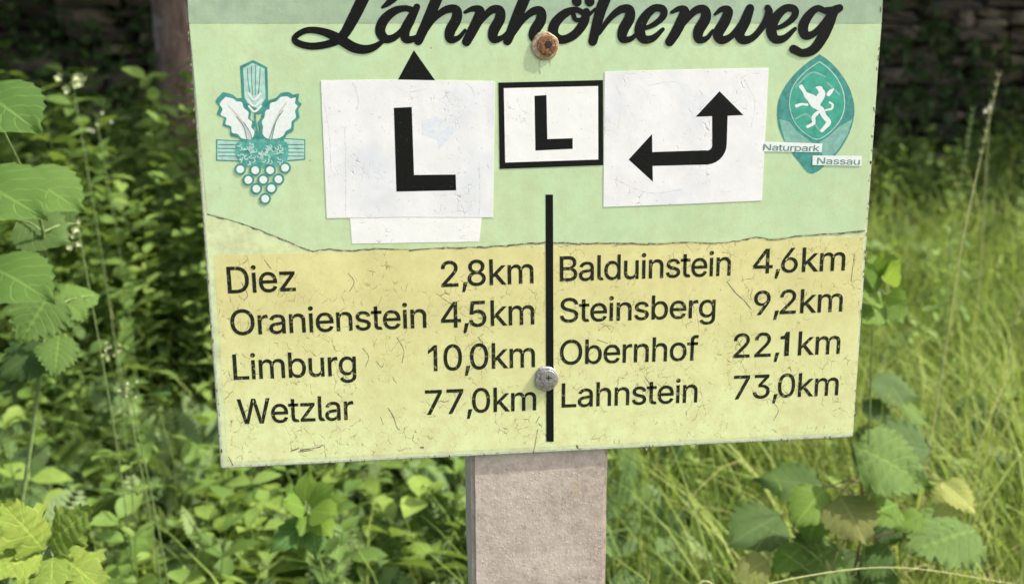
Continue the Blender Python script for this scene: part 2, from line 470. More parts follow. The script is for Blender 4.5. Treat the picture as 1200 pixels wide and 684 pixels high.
def rots(n, tilt, yaw=None):
    """rotation matrices: random yaw, tilt from upright (radians array)"""
    a = rng.uniform(0, 2 * math.pi, n) if yaw is None else yaw
    b = rng.uniform(0, 2 * math.pi, n)
    ca, sa = np.cos(a), np.sin(a)
    Rz = np.zeros((n, 3, 3)); Rz[:, 0, 0] = ca; Rz[:, 0, 1] = -sa; Rz[:, 1, 0] = sa; Rz[:, 1, 1] = ca; Rz[:, 2, 2] = 1
    ax = np.stack([np.cos(b), np.sin(b), np.zeros(n)], 1)
    ct, stt = np.cos(tilt), np.sin(tilt)
    K = np.zeros((n, 3, 3))
    K[:, 0, 2] = ax[:, 1]; K[:, 1, 2] = -ax[:, 0]; K[:, 2, 0] = -ax[:, 1]; K[:, 2, 1] = ax[:, 0]
    T = np.eye(3)[None] + stt[:, None, None] * K + (1 - ct)[:, None, None] * (K @ K)
    return T @ Rz

def blade(length, width, bend, seg=5):
    v, f = [], []
    for i in range(seg + 1):
        t = i / seg
        w_ = width * (1 - t) ** 0.7 * (0.7 + 0.6 * t * (1 - t) * 2)
        z_ = length * math.sin(min(1.5, t * (1.05 + bend * .3))) / 1.0 * (1 - 0.25 * bend * t)
        y_ = length * bend * t * t * 0.75
        if i == seg: v.append((0, y_, z_))
        else: v += [(-w_ / 2, y_, z_), (w_ / 2, y_, z_)]
    for i in range(seg - 1):
        f.append((2 * i, 2 * i + 1, 2 * i + 3, 2 * i + 2))
    f.append((2 * seg - 2, 2 * seg - 1, 2 * seg))
    return v, f

def small_leaf(L, W_, fold=0.3, droop=0.25):
    pts = [(0, 0), (0.25, 0.8), (0.5, 1.0), (0.78, 0.6), (1.0, 0)]
    v = [(0, 0, 0)]; f = []
    mid = []
    for t, w_ in pts:
        z_ = -droop * L * t * t
        mid.append(len(v)); v.append((t * L, 0, z_))
        if 0 < t < 1:
            v.append((t * L, w_ * W_ / 2, z_ + fold * w_ * W_ / 2)); v.append((t * L, -w_ * W_ / 2, z_ + fold * w_ * W_ / 2))
    v = v[1:]; mid = [i - 1 for i in mid]
    # order: 0 base, then (mid,l,r)*3, tip
    f += [(0, 1, 2), (0, 3, 1)]
    for a in (1, 4):
        f += [(a, a + 3, a + 4, a + 1), (a, a + 2, a + 5, a + 3)]
    f += [(7, 10, 8), (7, 9, 10)]
    return v, f

def xform(vf, mat4):
    v, f = vf
    return [tuple(mat4 @ Vector(p)) for p in v], f

def merge(parts):
    V, F_ = [], []
    for v, f in parts:
        b0 = len(V); V += v; F_ += [tuple(i + b0 for i in q) for q in f]
    return V, F_

def stalk(p0, p1, r0, r1, sides=3):
    p0, p1 = Vector(p0), Vector(p1); d = (p1 - p0).normalized()
    q = d.to_track_quat('Z', 'Y')
    v = []
    for p, r in ((p0, r0), (p1, r1)):
        for i in range(sides):
            a = 2 * math.pi * i / sides
            v.append(tuple(p + q @ Vector((math.cos(a) * r, math.sin(a) * r, 0))))
    return v, [(i, (i + 1) % sides, sides + (i + 1) % sides, sides + i) for i in range(sides)]

def sprig(h, pairs, L, W_, spread=1.0, rr=None):
    """upright stem with opposite leaves"""
    rr = rr or R
    lean = Vector((rr.uniform(-.25, .25), rr.uniform(-.25, .25), 1)) * h
    parts = [stalk((0, 0, 0), lean, 0.0018, 0.0008)]
    for i in range(pairs):
        t = 0.25 + 0.75 * i / (pairs - 1)
        s = (1.0 - 0.45 * t) * rr.uniform(0.8, 1.15)
        for side in (0, math.pi):
            M4 = Matrix.Translation(lean * t) @ Matrix.Rotation(i * 1.57 + side + rr.uniform(-.4, .4), 4, 'Z') @ Matrix.Rotation(rr.uniform(-0.9, 0.15) * spread, 4, 'Y') @ Matrix.Rotation(rr.uniform(-.5, .5), 4, 'X')
            parts.append(xform(small_leaf(L * s, W_ * s), M4))
    return merge(parts)

def clover(h, L):
    parts = [stalk((0, 0, 0), (0, 0, h), 0.001, 0.0007)]
    for i in range(3):
        M4 = Matrix.Translation((0, 0, h)) @ Matrix.Rotation(i * 2.09 + R.uniform(-.2, .2), 4, 'Z') @ Matrix.Rotation(R.uniform(-.4, .2), 4, 'Y')
        parts.append(xform(small_leaf(L, L * 0.75, 0.2, 0.1), M4))
    return merge(parts)

def feather(L, n=9):
    """pinnate leaf of narrow leaflets, like vetch or yarrow"""
    parts = [stalk((0, 0, 0), (L * 0.75, 0, L * 0.65), 0.0009, 0.0005)]
    for i in range(n):
        t = 0.2 + 0.8 * i / n
        p = Vector((L * 0.75, 0, L * 0.65)) * t
        s = math.sin(math.pi * (0.15 + 0.8 * t)) * L * 0.32
        for sg in (1, -1):
            a = Vector((0.5 * s, sg * s, 0.15 * s)); wv = Vector((0.17 * s, -sg * 0.07 * s, 0.12 * s))
            parts.append(([tuple(p), tuple(p + a * 0.5 + wv), tuple(p + a), tuple(p + a * 0.5 - wv)], [(0, 1, 2, 3)]))
    return merge(parts)

def seed_head(h):
    parts = [stalk((0, 0, 0), (0.03 * h, 0.05 * h, h * 0.8), 0.0011, 0.0007), stalk((0.03 * h, 0.05 * h, h * 0.8), (0.10 * h, 0.10 * h, h), 0.0008, 0.0004)]
    for i in range(9):
        t = i / 9
        p = Vector((0.03 * h, 0.05 * h, h * 0.8)).lerp(Vector((0.10 * h, 0.10 * h, h)), t)
        a = R.uniform(0, 6.28); s = 0.012
        parts.append(([tuple(p), tuple(p + Vector((math.cos(a) * s * .4, math.sin(a) * s * .4, s * .4))), tuple(p + Vector((math.cos(a) * s * .7, math.sin(a) * s * .7, s * 1.4))), tuple(p + Vector((0, 0, s * .8)))], [(0, 1, 2, 3)]))
    return merge(parts)

def fn(x, y, s=1.0, o=0.0): return noise.noise(Vector((x * s + o, y * s - o, o * 1.7)))

def scatter_points(n, dens, xr=(-3.8, 3.8), yr=(0.12, 5.5)):
    P = []
    while len(P) < n:
        y = R.uniform(*yr)
        if R.random() > 0.35 + 0.65 * (1 - (y - yr[0]) / (yr[1] - yr[0])): continue
        x = R.uniform(*xr)
        if abs(x + 0.1) > 0.62 * (y + 1.0) + 0.9: continue
        if -0.13 < x < 0.13 and y < 0.16: continue
        if R.random() < dens(x, y): P.append((x, y, ground_z(x, y)))
    return np.array(P)

def scatter(name, label, templates, n, dens, mat, tilt=(0, 0.45), scale=(0.7, 1.3), var=lambda x, y: 0.5, vs_=0.3, cat='plants', lift=0.0, **kw):
    P = scatter_points(n, dens, **kw)
    P[:, 2] += lift * rng.random(n)
    T = rng.uniform(tilt[0], tilt[1], n)
    A = np.array([var(p[0], p[1]) for p in P]) + rng.uniform(-vs_, vs_, n)
    me = join_instances(name, templates, P, rots(n, T), rng.uniform(scale[0], scale[1], n), rng.integers(0, len(templates), n), mat, np.clip(A, 0.01, 0.99))
    return tag(link(name, me), label, cat, kind='stuff')

sst = lambda a, b, t: max(0.0, min(1.0, (t - a) / (b - a)))
# how grassy a place is: the right side is a meadow edge, the left a tangle of herbs
def grassy(x, y): return 0.08 + 0.92 * sst(3.9, 2.7, y + 0.6 * fn(x, y, 0.8, 3)) * sst(-0.15, 0.45, x - 0.10 * y + 0.35 * fn(x, y, 1.1, 5))

blades = [blade(0.52, 0.0065, b, 6) for b in (0.15, 0.4, 0.7, 1.0)] + [blade(0.36, 0.0045, b, 5) for b in (0.3, 0.9)]
scatter('meadow_grass', 'long bright green grass growing right of and behind the post', blades, 25000, lambda x, y: grassy(x, y) * (0.5 + 0.5 * sst(-.4, .3, fn(x, y, 1.6, 2))), M['grass'],
        (0, 0.65), (0.4, 1.3), lambda x, y: 0.46 + 0.7 * fn(x, y, 1.6, 9), 0.35, 'grass')
scatter('grass_stalks', 'thin straw coloured grass stalks with seed heads', [seed_head(0.55), seed_head(0.7)], 480, lambda x, y: grassy(x, y) * 0.9 + .02, M['grass'],
        (0, 0.30), (0.6, 1.1), lambda x, y: 0.8, 0.12, 'grass')
low = [sprig(0.20, 4, 0.085, 0.056) for _ in range(3)] + [sprig(0.28, 6, 0.070, 0.036) for _ in range(3)] + [clover(0.18, 0.055), sprig(0.22, 8, 0.04, 0.02)]
scatter('low_herbs', 'dense low leafy herbs covering the bank', low, 4600, lambda x, y: (1.0 - 0.72 * grassy(x, y)) * (1.0 - 0.85 * sst(-.05, .15, fn(x, y, 1.5, 1))) * (0.40 + 0.6 * sst(0.9, 1.9, y)), M['herb'],
        (0, 0.6), (0.6, 1.35), lambda x, y: 0.42 + 0.5 * fn(x, y, 1.3, 4), 0.30, 'plants')
broad = [sprig(0.40, 4, 0.13, 0.085) for _ in range(4)]
scatter('broad_leaved_herbs', 'pale broad leaved herbs scattered through the left growth', broad, 420, lambda x, y: (1.0 - 0.9 * grassy(x, y)) * sst(-.1, .2, fn(x, y, 2.0, 12)) * (x < 0.2), M['herb'],
        (0, 0.35), (0.7, 1.15), lambda x, y: 0.62, 0.25, 'plants', yr=(0.5, 3.2))
yellowed = [sprig(0.22, 5, 0.05, 0.03) for _ in range(3)]
scatter('yellowing_herbs', 'small yellowing herbs catching the sun beside the post', yellowed, 900, lambda x, y: sst(-.9, -.3, x) * sst(.5, 0.0, x), M['grass'],
        (0, 0.7), (0.6, 1.2), lambda x, y: 0.72, 0.2, 'plants', yr=(0.3, 2.2))
spears = [blade(0.45, 0.012, b, 5) for b in (0.3, 0.7)] + [blade(0.6, 0.007, b, 6) for b in (0.5, 0.9)]
scatter('rough_grass', 'coarse grass blades growing up through the herbs at the left', spears, 1500, lambda x, y: sst(0.2, -0.2, x) * sst(-.15, .2, fn(x, y, 2.2, 14)), M['grass'],
        (0, 0.5), (0.5, 1.1), lambda x, y: 0.35, 0.3, 'grass', yr=(0.3, 3.5))
tall = [sprig(0.45, 8, 0.095, 0.055) for _ in range(3)] + [sprig(0.6, 12, 0.06, 0.026) for _ in range(2)]
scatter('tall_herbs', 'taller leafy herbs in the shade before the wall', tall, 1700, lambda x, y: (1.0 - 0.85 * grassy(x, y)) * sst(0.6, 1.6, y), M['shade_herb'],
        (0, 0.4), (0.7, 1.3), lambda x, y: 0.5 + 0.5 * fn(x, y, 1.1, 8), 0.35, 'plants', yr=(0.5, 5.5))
scatter('feathery_herbs', 'fine feathery vetch like leaves left of the post', [feather(0.13, 10), feather(0.15, 11), feather(0.10, 9)], 13000, lambda x, y: (1.0 - 0.85 * grassy(x, y)) * (0.15 + 0.85 * sst(-.30, .10, fn(x, y, 1.5, 1))) * (0.3 + 0.7 * sst(2.4, 1.4, y)), M['fine'],
        (0, 1.0), (0.6, 1.3), lambda x, y: 0.5, 0.45, 'plants', lift=0.34)
thick = [sprig(1.0, 13, 0.12, 0.07) for _ in range(3)] + [sprig(0.9, 16, 0.08, 0.04) for _ in range(2)]
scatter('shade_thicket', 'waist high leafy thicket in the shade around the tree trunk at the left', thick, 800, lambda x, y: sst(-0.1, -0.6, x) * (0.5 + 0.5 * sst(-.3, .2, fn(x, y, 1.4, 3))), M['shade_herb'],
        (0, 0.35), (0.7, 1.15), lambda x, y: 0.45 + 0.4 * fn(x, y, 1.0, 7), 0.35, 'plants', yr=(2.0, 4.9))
dead = [blade(0.25, 0.003, 0.6, 3), blade(0.2, 0.004, 1.0, 3)]
scatter('dry_litter', 'dry brown stems and litter between the plants', dead, 5200, lambda x, y: 0.6, M['twig'], (0.5, 1.5), (0.6, 1.2), lift=0.10, cat='litter', xr=(-3.0, 2.5))

clumps = [blade(0.75, 0.007, b, 7) for b in (0.3, 0.6, 0.95)]
scatter('tall_grass', 'tall sunlit yellow green grass tufts arching up at the right', clumps, 3600, lambda x, y: sst(3.6, 2.6, y) * sst(0.2, 0.9, x - 0.15 * y) * sst(0.0, .25, fn(x, y, 2.6, 4)), M['grass'],
        (0, 0.4), (0.6, 1.15), lambda x, y: 0.7, 0.22, 'grass', yr=(0.5, 5.2))
# ivy creeping over the wall
n = 13000; P = []
while len(P) < n:
    x, zz = R.uniform(-5.4, 5.4), R.uniform(0.5, 2.5)
    f_ = fn(x, zz, 1.3, 6) + 0.45 * fn(x, zz, 4.0, 2) + 0.55 * sst(1.2, 0.5, zz) + (0.30 if x < -0.8 else 0.0)
    if f_ > -0.12 + R.uniform(0, 0.25): P.append((x, WALL_Y - 0.02 - R.random() * 0.10, zz))
P = np.array(P)
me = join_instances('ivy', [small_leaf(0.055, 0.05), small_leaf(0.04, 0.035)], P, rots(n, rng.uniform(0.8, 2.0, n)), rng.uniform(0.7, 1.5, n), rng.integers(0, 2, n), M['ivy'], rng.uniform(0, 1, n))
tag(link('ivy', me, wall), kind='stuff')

# ------------------------------------------------------------------ big leaves and single plants
def grid_leaf(name, mat, width=0.7, serr=0.05, nserr=9, lobes=0.0, nl=3, droop=0.25, fold=0.15, pleat=0.02, nu=16, nv=3, tipp=1.15, heart=0.0, seed=0):
    """leaf of unit length along +X: toothed or lobed outline, pleated between the veins; UV carries (along, across)"""
    rr = random.Random(seed)
    V, UV, F_ = [], [], []
    for i in range(nu + 1):
        u = i / nu
        w_ = math.sin(math.pi * u ** (0.72)) ** 0.75 * (1 - u ** 5) if 0 < u < 1 else 0.0
        w_ *= width / 2
        if lobes: w_ *= 1 - lobes * (0.5 + 0.5 * math.cos(2 * math.pi * nl * u + 0.6))
        for j in range(-nv, nv + 1):
            s = j / nv
            ws = w_ * (1 + (serr * (1 if i % 2 else -1) + rr.uniform(-.3, .3) * serr) * (abs(s) > 0.9))
            x = u + (0.05 * abs(s) * (1 if i % 2 else -0.2) if abs(s) > .9 else 0) * (1 if 0 < i < nu else 0) - heart * abs(s) ** 1.5 * (1 - u) ** 3
            y = s * ws * (1 if i not in (0,) else 0)
            ph = (u - abs(s) * 0.30 * 1) * 8
            zz = -droop * u * u * 0.8 + fold * abs(s) * w_ * 1.2 - 0.25 * (abs(s) ** 2) * w_ + pleat * math.sin(2 * math.pi * ph) * (1 - abs(s) * .2) * (w_ > 0)
            zz += 0.03 * math.sin(u * 6 + s * 2.5 + seed) * u + 0.10 * s * w_ * math.sin(u * 4 + seed * 2)
            V.append((x, y, zz)); UV.append((u, s))
    k_ = 2 * nv + 1
    for i in range(nu):
        for j in range(k_ - 1):
            F_.append((i * k_ + j, (i + 1) * k_ + j, (i + 1) * k_ + j + 1, i * k_ + j + 1))
    me = mesh(name, V, F_, mat, True)
    uvl = me.uv_layers.new(name='UVMap')
    for lp in me.loops: uvl.data[lp.index].uv = UV[lp.vertex_index]
    return me

LM = {
    'hazel': grid_leaf('hazel_leaf', M['hazel_leaf'], 0.86, 0.06, droop=0.30, pleat=0.030, nu=24, nv=4, seed=1),
    'bright': grid_leaf('bright_leaf', M['bright_leaf'], 0.78, 0.06, droop=0.25, seed=2),
    'dark': grid_leaf('dark_leaf', M['dark_leaf'], 0.85, 0.05, droop=0.15, seed=3),
    'pale': grid_leaf('pale_leaf', M['pale_leaf'], 0.75, 0.07, droop=0.5, fold=0.3, seed=4),
    'olive': grid_leaf('olive_leaf', M['olive_leaf'], 0.85, 0.06, droop=0.3, seed=5),
    'lobed': grid_leaf('lobed_leaf', M['oak_leaf'], 0.95, 0.03, lobes=0.42, nl=3, droop=0.22, nu=24, seed=6),
    'soft': grid_leaf('soft_leaf', M['soft_leaf'], 0.82, 0.02, droop=0.25, heart=0.15, seed=7),
    'nettle': grid_leaf('nettle_leaf', M['nettle_leaf'], 0.55, 0.08, droop=0.35, nu=10, nv=2, seed=8),
    'round': grid_leaf('round_leaf', M['nettle_leaf'], 0.9, 0.03, droop=0.2, nu=8, nv=2, seed=9),
    'limeleaf': grid_leaf('lime_leaf', M['bright_leaf'], 0.6, 0.03, droop=0.2, nu=8, nv=2, seed=10),
}

def tube(name, pts, radii, mat, parent, sides=6):
    pts = [Vector(p) for p in pts]
    V, F_ = [], []
    for i, p in enumerate(pts):
        d = (pts[min(i + 1, len(pts) - 1)] - pts[max(i - 1, 0)]).normalized()
        a = d.orthogonal().normalized() if abs(d.z) > .99 else d.cross(Vector((0, 0, 1))).normalized()
        b = d.cross(a)
        for j in range(sides):
            t = 2 * math.pi * j / sides
            V.append(tuple(p + (a * math.cos(t) + b * math.sin(t)) * radii[i]))
    for i in range(len(pts) - 1):
        for j in range(sides):
            F_.append((i * sides + j, i * sides + (j + 1) % sides, (i + 1) * sides + (j + 1) % sides, (i + 1) * sides + j))
    return link(name, mesh(name, V, F_, mat, True), parent)

def smooth_pts(ctrl, n=8):
    ctrl = [Vector(c) for c in ctrl]
    P = [ctrl[0] * 2 - ctrl[1]] + ctrl + [ctrl[-1] * 2 - ctrl[-2]]
    out = []
    for i in range(1, len(P) - 2):
        for k_ in range(n):
            t = k_ / n
            out.append(0.5 * ((2 * P[i]) + (-P[i - 1] + P[i + 1]) * t + (2 * P[i - 1] - 5 * P[i] + 4 * P[i + 1] - P[i + 2]) * t * t + (-P[i - 1] + 3 * P[i] - 3 * P[i + 1] + P[i + 2]) * t ** 3))
    out.append(ctrl[-1])
    return out

def put_leaf(kind, base, tip, normal, parent, name='leaf', wide=1.0):
    base, tip = Vector(base), Vector(tip)
    L = (tip - base).length
    x = (tip - base).normalized(); zn = Vector(normal); zn = (zn - x * zn.dot(x)).normalized(); y = zn.cross(x)
    o = bpy.data.objects.new(name, LM[kind]); COL.objects.link(o)
    o.parent = parent
    m4 = Matrix(((x.x * L, y.x * L * wide, zn.x * L, base.x), (x.y * L, y.y * L * wide, zn.y * L, base.y), (x.z * L, y.z * L * wide, zn.z * L, base.z), (0, 0, 0, 1)))
    o.matrix_basis = Matrix.Translation(-parent.location) @ m4
    return o

def curved_stem(name, a, b, r0, r1, mat, parent, sag=0.1, n=7):
    a, b = Vector(a), Vector(b)
    mid = (a + b) / 2 + Vector((0, 0, sag * (b - a).length)) + Vector((R.uniform(-.05, .05), R.uniform(-.05, .05), 0)) * (b - a).length
    pts = smooth_pts([a, mid, b], n)
    return tube(name, pts, [r0 + (r1 - r0) * i / (len(pts) - 1) for i in range(len(pts))], mat, parent, 5)

CV = Vector(CAM)
def leafy_plant(name, label, cat, foot, leaves, stem_mat, depth_of_stem=None, group=None, r0=0.004):
    """leaves: (kind, base px, tip px, depth of base, depth of tip, tilt up, wide, label)"""
    fx, fy = foot; fz = ground_z(fx, fy)
    root = empty(name, (fx, fy, fz), label, cat, group)
    bases = []
    for (kd, b_, t_, d0, d1, up, wide) in leaves:
        B, T = at(b_[0], b_[1], d0), at(t_[0], t_[1], d1)
        nrm = (CV - B).normalized() * (1 - up) + Vector((0.1, -0.1, 1)) * up
        put_leaf(kd, B, T, nrm, root, wide=wide)
        bases.append(B)
    # main shoot climbs from the foot to the mean of the leaf bases; petioles leave it
    top = sum(bases, Vector((0, 0, 0))) / len(bases)
    hi = max(bases, key=lambda p: p.z)
    main = smooth_pts([Vector((fx, fy, fz - 0.02)), Vector((fx, fy, fz)).lerp(top, 0.55) + Vector((0.02, 0.03, 0)), top + Vector((0, 0.03, -0.03)), hi + Vector((0, 0.01, 0))], 6)
    tube('stem', main, [r0 * (1 - 0.7 * i / (len(main) - 1)) for i in range(len(main))], stem_mat, root, 6)
    for B in bases:
        j = min(main, key=lambda p: (p - B).length + (0.4 if p.z > B.z + 0.01 else 0))
        if (j - B).length > 0.004: curved_stem('petiole', j, B, 0.0016, 0.0010, stem_mat, root, 0.08)
    return root

leafy_plant('hazel_shoot', 'young hazel shoot with broad pleated leaves and a pale yellow curled leaf right of post', 'shrub', (0.52, 0.62), [
    ('hazel', (1000, 522), (1101, 562), 0.56, 0.50, 0.45, 1.05),
    ('dark', (1092, 528), (1012, 508), 0.60, 0.62, 0.4, 1.0),
    ('pale', (1128, 575), (1096, 596), 0.52, 0.50, 0.5, 1.3),
    ('pale', (1104, 564), (1150, 597), 0.52, 0.47, 0.4, 0.9),
    ('hazel', (1144, 622), (1072, 632), 0.60, 0.54, 0.5, 0.95),
    ('hazel', (1120, 612), (1150, 652), 0.62, 0.60, 0.5, 0.8),
    ('bright', (1082, 600), (1050, 618), 0.58, 0.56, 0.4, 0.9),
    ('hazel', (1040, 640), (1012, 676), 0.58, 0.54, 0.4, 0.9),
    ('bright', (940, 640), (905, 668), 0.56, 0.53, 0.4, 0.9),
    ('olive', (900, 655), (862, 676), 0.56, 0.53, 0.5, 0.9),
    ('olive', (983, 580), (1018, 632), 0.55, 0.47, 0.4, 1.25),
    ('bright', (966, 572), (932, 612), 0.57, 0.52, 0.35, 1.1),
    ('bright', (1052, 590), (1008, 604), 0.60, 0.55, 0.6, 1.0),
    ('dark', (916, 602), (856, 634), 0.66, 0.60, 0.45, 1.0),
    ('hazel', (1010, 656), (1058, 694), 0.60, 0.53, 0.5, 1.0),
    ('hazel', (982, 640), (932, 664), 0.58, 0.52, 0.4, 1.1),
    ('dark', (965, 568), (884, 556), 0.72, 0.76, 0.5, 0.9),
    ('bright', (958, 600), (948, 632), 0.60, 0.55, 0.3, 1.2),
    ('dark', (1046, 604), (1030, 640), 0.68, 0.64, 0.4, 1.2),
    ('dark', (1020, 655), (960, 690), 0.66, 0.60, 0.5, 1.1),
], M['twig'])
leafy_plant('bramble_shoot', 'dark green bramble shoot with broad leaves in the grass beside the lower right sign edge', 'shrub', (0.86, 1.25), [
    ('dark', (1018, 448), (1084, 462), 1.15, 1.12, 0.55, 0.8),
    ('dark', (1010, 470), (1050, 490), 1.15, 1.10, 0.6, 0.9),
    ('hazel', (1052, 478), (1096, 492), 1.18, 1.15, 0.6, 0.8),
    ('dark', (1030, 500), (1006, 520), 1.15, 1.10, 0.6, 0.9),
], M['twig'], r0=0.0025)
leafy_plant('broad_leaf_shrub', 'shrub with large soft bright green leaves at the far left edge', 'shrub', (-0.95, 0.55), [
    ('soft', (-18, 110), (42, 142), 0.40, 0.34, 0.35, 1.15),
    ('soft', (-30, 212), (48, 240), 0.42, 0.36, 0.45, 1.2),
    ('soft', (28, 208), (96, 236), 0.50, 0.46, 0.5, 1.2),
    ('soft', (-12, 312), (58, 340), 0.44, 0.38, 0.45, 1.1),
    ('hazel', (62, 342), (22, 396), 0.55, 0.48, 0.4, 1.15),
    ('hazel', (74, 350), (102, 372), 0.62, 0.60, 0.5, 1.1),
    ('dark', (56, 402), (-6, 442), 0.60, 0.56, 0.5, 1.1),
    ('soft', (110, 346), (64, 346), 0.66, 0.62, 0.6, 1.1),
    ('dark', (20, 258), (82, 280), 0.58, 0.55, 0.5, 1.1),
    ('dark', (90, 262), (40, 248), 0.60, 0.62, 0.4, 1.1),
    ('hazel', (70, 392), (64, 436), 0.60, 0.54, 0.35, 1.0),
], M['stem'], r0=0.005)
leafy_plant('maple_seedling', 'yellow green seedling with lobed leaves tinged brown in the bottom left corner', 'shrub', (-0.92, 0.62), [
    ('lobed', (52, 644), (4, 586), 0.30, 0.28, 0.35, 1.0),
    ('lobed', (56, 640), (104, 592), 0.31, 0.30, 0.35, 0.9),
    ('lobed', (50, 650), (-14, 668), 0.30, 0.25, 0.40, 1.0),
    ('lobed', (62, 652), (60, 700), 0.30, 0.24, 0.40, 0.95),
    ('lobed', (66, 648), (128, 690), 0.31, 0.27, 0.40, 0.95),
    ('lobed', (48, 642), (-24, 616), 0.34, 0.36, 0.40, 0.95),
], M['stem'])
leafy_plant('lime_sprout', 'bright lime green leafy sprout below the lower left sign edge', 'plant', (-0.30, 0.75), [
    ('limeleaf', (352, 590), (338, 566), 0.62, 0.62, 0.4, 1.2), ('limeleaf', (356, 588), (362, 552), 0.62, 0.62, 0.4, 1.2),
    ('limeleaf', (360, 592), (388, 566), 0.62, 0.60, 0.4, 1.3), ('limeleaf', (358, 596), (336, 584), 0.60, 0.56, 0.4, 1.2),
    ('limeleaf', (364, 598), (392, 598), 0.60, 0.55, 0.4, 1.3), ('limeleaf', (370, 606), (388, 624), 0.60, 0.55, 0.4, 1.2),
    ('limeleaf', (362, 604), (352, 624), 0.60, 0.56, 0.4, 1.2), ('limeleaf', (372, 600), (404, 582), 0.62, 0.60, 0.4, 1.2),
    ('nettle', (360, 612), (318, 640), 0.60, 0.55, 0.4, 1.2), ('nettle', (366, 614), (372, 650), 0.60, 0.55, 0.4, 1.2)], M['stem'], r0=0.003)
leafy_plant('yellow_sprig', 'small yellow green sprig beside the right edge of the sign', 'plant', (0.60, 0.55), [
    ('limeleaf', (1034, 330), (1022, 306), 0.52, 0.48, 0.35, 1.4),
    ('limeleaf', (1036, 330), (1050, 308), 0.52, 0.48, 0.35, 1.4),
    ('limeleaf', (1032, 346), (1012, 334), 0.52, 0.48, 0.35, 1.4),
    ('limeleaf', (1038, 346), (1062, 348), 0.52, 0.48, 0.35, 1.4),
    ('limeleaf', (1034, 360), (1014, 372), 0.52, 0.48, 0.35, 1.4),
    ('limeleaf', (1040, 358), (1058, 376), 0.52, 0.48, 0.35, 1.4),
    ('limeleaf', (1036, 352), (1036, 380), 0.52, 0.48, 0.35, 1.4),
    ('limeleaf', (1036, 322), (1038, 300), 0.52, 0.48, 0.35, 1.4),
], M['stem'], r0=0.002)

# herbs with paired leaves: one of each size is built, then copied
def build_herb(name, h, pairs, kind, L, seed, label, group):
    rr = random.Random(seed)
    root = empty(name, (0, 0, 0), label, 'plant', group)
    lean = Vector((rr.uniform(-.12, .12), rr.uniform(-.15, .05), 1)) * h
    pts = smooth_pts([Vector((0, 0, -0.02)), lean * 0.5 + Vector((0.01, 0.01, 0)), lean], 5)
    tube('stem', pts, [0.0028 * (1 - 0.6 * i / (len(pts) - 1)) for i in range(len(pts))], M['stem'], root, 5)
    for i in range(pairs):
        t = 0.3 + 0.7 * i / (pairs - 1)
        p = pts[min(len(pts) - 1, int(t * (len(pts) - 1)))]
        for sd_ in (0, math.pi):
            a = i * 1.57 + sd_ + rr.uniform(-.35, .35)
            s = L * (1.15 - 0.55 * t) * rr.uniform(.8, 1.15)
            d = Vector((math.cos(a), math.sin(a), rr.uniform(0.05, 0.7))).normalized() * s
            put_leaf(kind, p, p + d, Vector((rr.uniform(-.3, .3), rr.uniform(-.5, .1), 1)), root)
    return root

def copy_tree(o, loc, rz, sc, label=None):
    c = o.copy(); COL.objects.link(c); c.location = loc; c.rotation_euler.z = rz; c.scale = (sc,) * 3
    if label: c['label'] = label
    for ch in list(o.children):
        d = ch.copy(); COL.objects.link(d); d.parent = c
    return c

def pixel_ground(px, py):
    """ground point seen at that spot of the photo"""
    r = ray(px, py)
    for i in range(20, 800):
        p = CAM + r / r[1] * (i * 0.01 + 0.2)
        if p[2] < ground_z(p[0], p[1]): return p
    return CAM + r / r[1] * 5

T_, N_, W_, R_ = 'green herb with paired toothed leaves ', 'tall nettle like plant in the shade ', 'green herb in the bright grass ', 'low herb with rounded leaves '
herb_sets = [
    ('leafy_herb', 0.36, 6, 'nettle', 0.095, 'toothed herbs left of the sign',
     [(30, 520, T_ + 'just above the yellow green lobed seedling'), (150, 520, T_ + 'well left of the lower left sign corner'), (190, 470, T_ + 'close left of the Wetzlar row of the sign'),
      (140, 430, T_ + 'left of the Limburg row, near the pale flower cluster'), (225, 560, T_ + 'right below the lower left sign corner'), (180, 640, T_ + 'at the bottom edge right of the lobed seedling'),
      (95, 560, T_ + 'behind the lobed seedling, right of its upper leaves'), (20, 440, T_ + 'at the left edge below the large soft leaves')]),
    ('round_leaf_herb', 0.26, 5, 'round', 0.080, 'round leaved herbs below the board',
     [(270, 620, R_ + 'left of the lime green sprout'), (430, 640, R_ + 'between the lime green sprout and the post'), (320, 660, R_ + 'under the lime green sprout'),
      (500, 690, R_ + 'close to the left side of the post'), (160, 600, R_ + 'right of the lobed seedling')]),
    ('shade_nettle', 0.55, 8, 'nettle', 0.12, 'nettles before the wall',
     [(60, 330, N_ + 'behind the large soft leaves at the left edge'), (110, 300, N_ + 'beside the spike of cream blossoms'), (150, 330, N_ + 'between the large left leaves and the sign'),
      (190, 310, N_ + 'left of the peeling film edge'), (220, 360, N_ + 'left of the Oranienstein row'), (170, 270, N_ + 'below the foot of the tree trunk'),
      (210, 260, N_ + 'behind the left sign edge, level with the grapes')]),
    ('meadow_herb', 0.34, 6, 'nettle', 0.085, 'herbs in the grass right of the sign',
     [(760, 640, W_ + 'close right of the post'), (1080, 330, W_ + 'right of the yellow green sprig'), (1160, 300, W_ + 'under the tall leaning grass stalk'),
      (1180, 560, W_ + 'at the right edge beside the hazel shoot'), (1190, 430, W_ + 'at the right edge level with the Obernhof row')]),
]
for name, h, pairs, kind, L, grp, spots in herb_sets:
    proto = build_herb(name, h, pairs, kind, L, len(name), spots[0][2], grp)
    for i, (px, py, lab) in enumerate(spots):
        g = pixel_ground(px, min(py + 45, 760))
        loc = (float(g[0]), float(g[1]), ground_z(g[0], g[1]))
        if i == 0: proto.location = loc; proto.rotation_euler.z = R.uniform(0, 6.28)
        else: copy_tree(proto, loc, R.uniform(0, 6.28), R.uniform(0.8, 1.2), lab)

